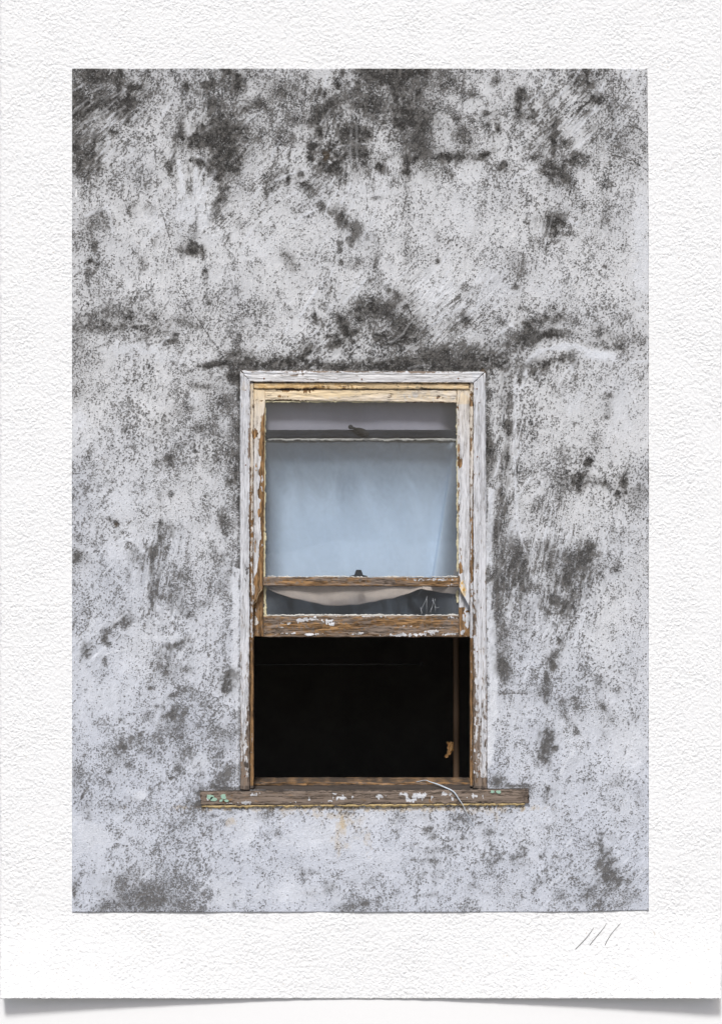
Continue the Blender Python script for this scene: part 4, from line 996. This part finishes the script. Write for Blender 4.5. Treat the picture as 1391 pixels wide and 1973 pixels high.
# stool and sill
board("stool", (489, 1507.5), (905, 1507.5), (905, 1514.8), (489, 1514.8), 0.050, 0.160, M_WH, win, 1.0, 1.2, rough=0.0006)
sx = np.arange(388.5, 1017.1, 1.5)
secs = [(0.056, 1512.6), (0.040, 1515.0), (0.022, 1517.8), (0.006, 1520.4), (-0.010, 1522.8), (-0.0175, 1524.2), (-0.0195, 1526.0), (-0.0200, 1528.5), (-0.0202, 1532), (-0.0204, 1536), (-0.0204, 1540), (-0.0202, 1544), (-0.0200, 1547), (-0.0188, 1549.4), (-0.0150, 1550.6), (0.004, 1550.8)]
sy = np.array([q_[1] for q_ in secs])[:, None]; sY = np.array([q_[0] if q_[0] > 0 else q_[0] * 0.54 for q_ in secs])[:, None]
t = (sx - 388.5) / (1017 - 388.5)
tilt = (2.4 - 4.8 * t)[None, :]
rs = np.random.default_rng(5)
wv = np.convolve(rs.standard_normal(len(sx) + 20), np.hanning(9), 'same')[10:-10] * 0.50
n_ = fft_noise(len(secs), len(sx), 10, 2, seed=77)
pxm = np.broadcast_to(sx[None, :], (len(secs), len(sx))).copy()
pym = sy + tilt + wv[None, :] * (sy > 1524) + 0.25 * n_ * (sy > 1526)
Ym = np.broadcast_to(sY, pxm.shape) + 0.0006 * n_ + 0.012 * sstep(1008, 1018, pxm) * 0
pxm = pxm + 1.6 * fft_noise(len(secs), len(sx), 2, 2, seed=78) * ((pxm < 391) | (pxm > 1014))
kk = PX * (CAM_D + Ym) / CAM_D
co = np.stack([(pxm - 695.5) * kk, Ym, ZC - (pym - 986.5) * kk], -1).reshape(-1, 3)
hh_, wq = pxm.shape
idx = np.arange(hh_ * wq).reshape(hh_, wq)
q = np.stack([idx[:-1, :-1], idx[1:, :-1], idx[1:, 1:], idx[:-1, 1:]], -1).reshape(-1, 4)
cl, cr = idx[:, 0], idx[:, -1]
caps = []
for c_ in (cl, cr):
    for i in range(hh_ // 2 - 1):
        caps.append((c_[i], c_[i + 1], c_[hh_ - 2 - i], c_[hh_ - 1 - i]))
at = {k_: sample(k_, pxm, np.clip(pym - tilt * 0.9, 1500, 1565)) for k_ in MAPS}
at['dirt'] = at['dirt'] + 0.34 * (sy < 1524)
mesh_np("sill", co, np.concatenate([q, np.array(caps)]), M_WH, win, {k_: v_.ravel() for k_, v_ in at.items()})
# green lichen and old green paint on its face
M_LICH = mat_plain("pale_green_flake", (0.33, 0.50, 0.40), 0.9, 160, 0.35, 0.1, bump=0.6)
for (gx_, gy_, grx, gry) in GREENS:
    n = 14
    tl = 2.4 - 4.8 * (gx_ - 388.5) / 628.5
    bm = bmesh.new()
    ring = []
    for i in range(n):
        a_ = 2 * math.pi * i / n
        rr = random.uniform(0.62, 1.12)
        ring.append(bm.verts.new(P(gx_ + grx * rr * math.cos(a_), gy_ + tl + gry * rr * math.sin(a_), -0.0118)))
    f = bm.faces.new(ring)
    r = bmesh.ops.extrude_face_region(bm, geom=[f])
    bmesh.ops.translate(bm, verts=[g for g in r['geom'] if isinstance(g, bmesh.types.BMVert)], vec=(0, -0.0009, 0))
    mesh_bm("lichen", bm, M_LICH, win)
# ochre mortar squeezed out under the sill
M_MORT = mat_plain("ochre_mortar", (0.62, 0.47, 0.24), 0.95, 70, 0.45, 0.1, bump=0.7)
sx2 = np.arange(389, 1012, 2.0)
t2 = (sx2 - 388.5) / 628.5
bot = 1555 + 2.4 - 4.8 * t2 + np.convolve(rs.standard_normal(len(sx2) + 20), np.hanning(7), 'same')[10:-10] * 0.8
rows = []
for f_, Yv in ((0, -0.0080), (0.3, -0.0088), (0.6, -0.0070), (1.0, 0.0020)):
    py_ = (1550.2 + 2.4 - 4.8 * t2) * (1 - f_) + bot * f_
    rows.append(PA(sx2, py_, 0.0) * np.array([1, 0, 1]) + np.array([0, Yv, 0]))
co = np.array(rows); n_ = fft_noise(4, len(sx2), 3, 2, seed=79)
co[..., 1] += 0.0008 * n_
idx = np.arange(co.shape[0] * co.shape[1]).reshape(co.shape[:2])
q = np.stack([idx[:-1, :-1], idx[1:, :-1], idx[1:, 1:], idx[:-1, 1:]], -1).reshape(-1, 4)
mesh_np("mortar_bead", co.reshape(-1, 3), q, M_MORT, win)
# rusty nail heads in the casing
for (nx_, ny_) in ((473, 751.5), (473.5, 896), (918.5, 749), (920, 880), (883, 729), (697, 730.5), (919.5, 1256), (922.5, 1487), (472, 1496), (509, 729)):
    bm = bmesh.new()
    blob(bm, P(nx_, ny_, -0.0105), .0030, .0016, .0034, 0, 8)
    mesh_bm("nail", bm, M_NAIL, win, True)
# ------------------------------------------------------------------ behind the glass
def cloth(name, fx, fy, fY, nx, ny, mat, label, category, thick=0.0012):
    u, v = np.meshgrid(np.linspace(0, 1, nx), np.linspace(0, 1, ny))
    px = fx(u, v); py = fy(u, v, px); Y = fY(u, v, px, py)
    k_ = PX * (CAM_D + Y) / CAM_D
    co = np.stack([(px - 695.5) * k_, Y, ZC - (py - 986.5) * k_], -1)
    idx = np.arange(nx * ny).reshape(ny, nx)
    q = np.stack([idx[:-1, :-1], idx[1:, :-1], idx[1:, 1:], idx[:-1, 1:]], -1).reshape(-1, 4)
    rim = np.concatenate([idx[0, :], idx[1:, -1], idx[-1, -2::-1], idx[-2:0:-1, 0]])
    co = co.reshape(-1, 3); back = co + np.array([0, thick, 0]); nb = len(co)
    qr = np.stack([rim, np.roll(rim, -1), np.roll(rim, -1) + nb, rim + nb], -1)
    return mesh_np(name, np.concatenate([co, back]), np.concatenate([q, q[:, ::-1] + nb, qr]), mat, origin=tuple(co[-nx // 2]), label=label, category=category)

M_BLUE = mat_cloth("sky_tinted_cloth", (0.635, 0.75, 0.885), 700, 0.05)  # blue of the reflected sky put into the cloth colour
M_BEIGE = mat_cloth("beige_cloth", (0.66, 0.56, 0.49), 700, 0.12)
M_MAUVE = mat_cloth("mauve_cloth", (0.325, 0.32, 0.37), 700, 0.12)

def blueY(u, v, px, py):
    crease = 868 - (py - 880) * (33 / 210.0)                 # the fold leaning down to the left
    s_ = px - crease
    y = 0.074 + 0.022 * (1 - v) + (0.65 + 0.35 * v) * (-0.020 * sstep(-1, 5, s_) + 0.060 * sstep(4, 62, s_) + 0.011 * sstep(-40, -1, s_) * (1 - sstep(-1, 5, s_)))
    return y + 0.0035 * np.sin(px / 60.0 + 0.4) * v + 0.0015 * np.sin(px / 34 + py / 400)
cloth("sky_tinted_curtain", lambda u, v: 498 + 394 * u, lambda u, v, px: 852 + 272 * v + 2 * np.sin(px / 40), blueY, 320, 150, M_BLUE,
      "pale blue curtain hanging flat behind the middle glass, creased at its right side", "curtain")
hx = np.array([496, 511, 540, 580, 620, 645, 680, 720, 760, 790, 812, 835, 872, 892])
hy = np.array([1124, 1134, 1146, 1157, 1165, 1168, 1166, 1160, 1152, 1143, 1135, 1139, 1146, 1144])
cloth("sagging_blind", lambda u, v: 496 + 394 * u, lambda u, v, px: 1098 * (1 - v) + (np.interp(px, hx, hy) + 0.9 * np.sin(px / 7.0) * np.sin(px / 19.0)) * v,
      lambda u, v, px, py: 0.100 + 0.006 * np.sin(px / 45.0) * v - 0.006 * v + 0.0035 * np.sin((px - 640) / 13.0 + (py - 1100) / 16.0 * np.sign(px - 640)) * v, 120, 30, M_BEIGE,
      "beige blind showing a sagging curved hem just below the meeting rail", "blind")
cloth("pelmet_cloth", lambda u, v: 496 + 396 * u, lambda u, v, px: 745 + 97 * v, lambda u, v, px, py: 0.0640 + 0.0025 * np.sin(px / 33.0) + 0.03 * sstep(846, 880, px), 120, 30, M_MAUVE,
      "mauve-grey cloth strip across the top of the upper pane", "curtain")

# cobweb tatters on the low strip of glass
M_WEB = mat_plain("cobweb_grey", (0.34, 0.36, 0.38), 1.0, 100, 0.2, 0.05)
bm = bmesh.new()
for pts in (((812, 1186), (811, 1176), (817, 1164), (821, 1155), (824, 1147)), ((810, 1170), (813, 1181), (815, 1185)), ((829, 1184), (832, 1171), (835, 1160), (834, 1153)), ((833, 1156), (838, 1166), (840, 1172), (846, 1170)),
            ((838, 1154), (837, 1162)), ((822, 1150), (822, 1186)), ((806, 1146), (812, 1138), (814, 1131)), ((838, 1168), (839, 1178)), ((827, 1182), (833, 1168))):
    tube_bm(bm, [P(x_, y_, 0.0385) for x_, y_ in pts], 0.0008, 6)
o = mesh_bm("cobweb", bm, M_WEB, None, True, label="pale cobweb threads on the low glass strip, near its right end", category="cobweb")

# ------------------------------------------------------------------ in the dark room
M_POLE = mat_plain("brown_pole", (0.125, 0.078, 0.048), 0.6, 30, 0.25, 0.3, stretch=(1, 1, .1))
bm = bmesh.new()
xp, Yp = P(879, 0, 0.42)[0], 0.42
rp = 0.0125
rings = [(-0.2, .03), (-0.17, .03), (-0.16, rp), (1.0, rp), (2.0, rp), (3.3, rp)]
tube_bm(bm, [(xp, Yp, z_) for z_, _ in rings], [r_ for _, r_ in rings], 16)
mesh_bm("pole", bm, M_POLE, None, True, label="slim brown upright pole in the dark room, right of the opening", category="pole")
M_ROD = mat_plain("dull_rod", (0.12, 0.12, 0.12), 0.5, 30, 0.2, 0.3)
bm = bmesh.new()
z_ = P(0, 1280, 0.9)[2]
tube_bm(bm, [(-1.7, 0.9, z_), (P(650, 0, .9)[0], 0.9, z_ - .001), (P(812, 0, .9)[0], .9, z_)], .0032, 8)
blob(bm, (P(812, 0, .9)[0], .9, z_), .007, .007, .007, 0, 8)
mesh_bm("rod", bm, M_ROD, None, True, label="thin grey horizontal rod crossing the blackness of the open half", category="rod")
M_SCRAP = mat_plain("torn_brown_board", (0.72, 0.42, 0.18), 0.9, 160, 0.8, 0.1)
bm = bmesh.new()
outl = [(860, 1431), (863, 1429.5), (866, 1431.5), (869, 1430), (874, 1431), (874.5, 1438), (872.5, 1441), (874, 1446), (870, 1449), (868, 1454), (864, 1456), (863.5, 1459.5), (859, 1461), (857.5, 1459), (856, 1459.5), (858, 1455.5), (861.5, 1453), (861, 1449), (863.5, 1446), (861.5, 1442), (863, 1437)]
vs_ = [bm.verts.new(P(x_, y_, 0.412 + 0.004 * (i % 3))) for i, (x_, y_) in enumerate(outl)]
f = bm.faces.new(vs_)
r = bmesh.ops.extrude_face_region(bm, geom=[f])
bmesh.ops.translate(bm, verts=[g for g in r['geom'] if isinstance(g, bmesh.types.BMVert)], vec=(0, .012, 0))
scrap = mesh_bm("torn_board", bm, M_SCRAP, None, False, label="small torn scrap of orange-brown board catching light in the dark", category="scrap")

# ------------------------------------------------------------------ loose wire over the sill
M_WIRE = mat_plain("grey_white_wire", (0.52, 0.57, 0.63), 0.55, 80, 0.2, 0.35)
bm = bmesh.new()
wp = [(790, 1511, .075), (805, 1506.5, .058), (820, 1504, .046), (828, 1507, .036), (842, 1511.5, .018), (852, 1515.5, .0), (861, 1519.5, -.008), (868, 1522.5, -.013), (874, 1526.5, -.0155), (879, 1532.5, -.0158), (883, 1539, -.0158), (888, 1546, -.0158), (893, 1554, -.0145), (900, 1568, -.0115), (908, 1583, -.008), (914, 1593, -.0055)]
def catmull(ps, n=5):
    out = []
    P_ = [ps[0]] + ps + [ps[-1]]
    for i in range(1, len(P_) - 2):
        p0, p1, p2, p3 = map(np.array, P_[i - 1:i + 3])
        for t_ in np.linspace(0, 1, n, endpoint=False):
            out.append(0.5 * ((2 * p1) + (-p0 + p2) * t_ + (2 * p0 - 5 * p1 + 4 * p2 - p3) * t_ ** 2 + (-p0 + 3 * p1 - 3 * p2 + p3) * t_ ** 3))
    out.append(np.array(ps[-1]))
    return out
cw = catmull(wp)
rad = [0.0011 + 0.0017 * float(sstep(.12, .3, i / len(cw)) * (1 - sstep(.55, .9, i / len(cw)))) for i in range(len(cw))]
tube_bm(bm, [P(*p_) for p_ in cw], rad, 10)
mesh_bm("wire", bm, M_WIRE, None, True, label="thin grey-white wire trailing from the opening over the sill and down the wall", category="wire")

# ------------------------------------------------------------------ pencil strokes on the paper
M_PENCIL = mat_plain("pencil_lead", (0.30, 0.30, 0.30), 0.7, 400, 0.5, 0.3)
def paperY(px, py):
    ax_ = max(abs(px - 686) - 22, 0) / 600.0
    return 0.0036 - 0.047 * min(ax_, 1.1) ** 1.45 * min(max((py - 1757) / (1925.5 - 1757), 0), 1) ** 1.5
for pts in (((1108.5, 1830), (1116, 1822), (1127, 1811), (1138, 1797), (1144, 1788)), ((1136, 1822), (1143, 1813), (1153, 1801), (1162, 1790), (1167, 1783), (1168, 1779)),
            ((1165.5, 1822.5), (1169, 1814), (1177, 1801), (1186, 1790), (1192, 1784), (1196, 1780), (1191, 1784)), ((1187.5, 1821.6), (1188.5, 1822), (1189.3, 1822.2))):
    bm = bmesh.new()
    tube_bm(bm, [P(x_, y_, paperY(x_, y_) - 0.0009) for x_, y_ in pts], [0.0012 + 0.0003 * math.sin(i) for i in range(len(pts))], 6)
    mesh_bm("pencil_stroke", bm, M_PENCIL, paper, True)
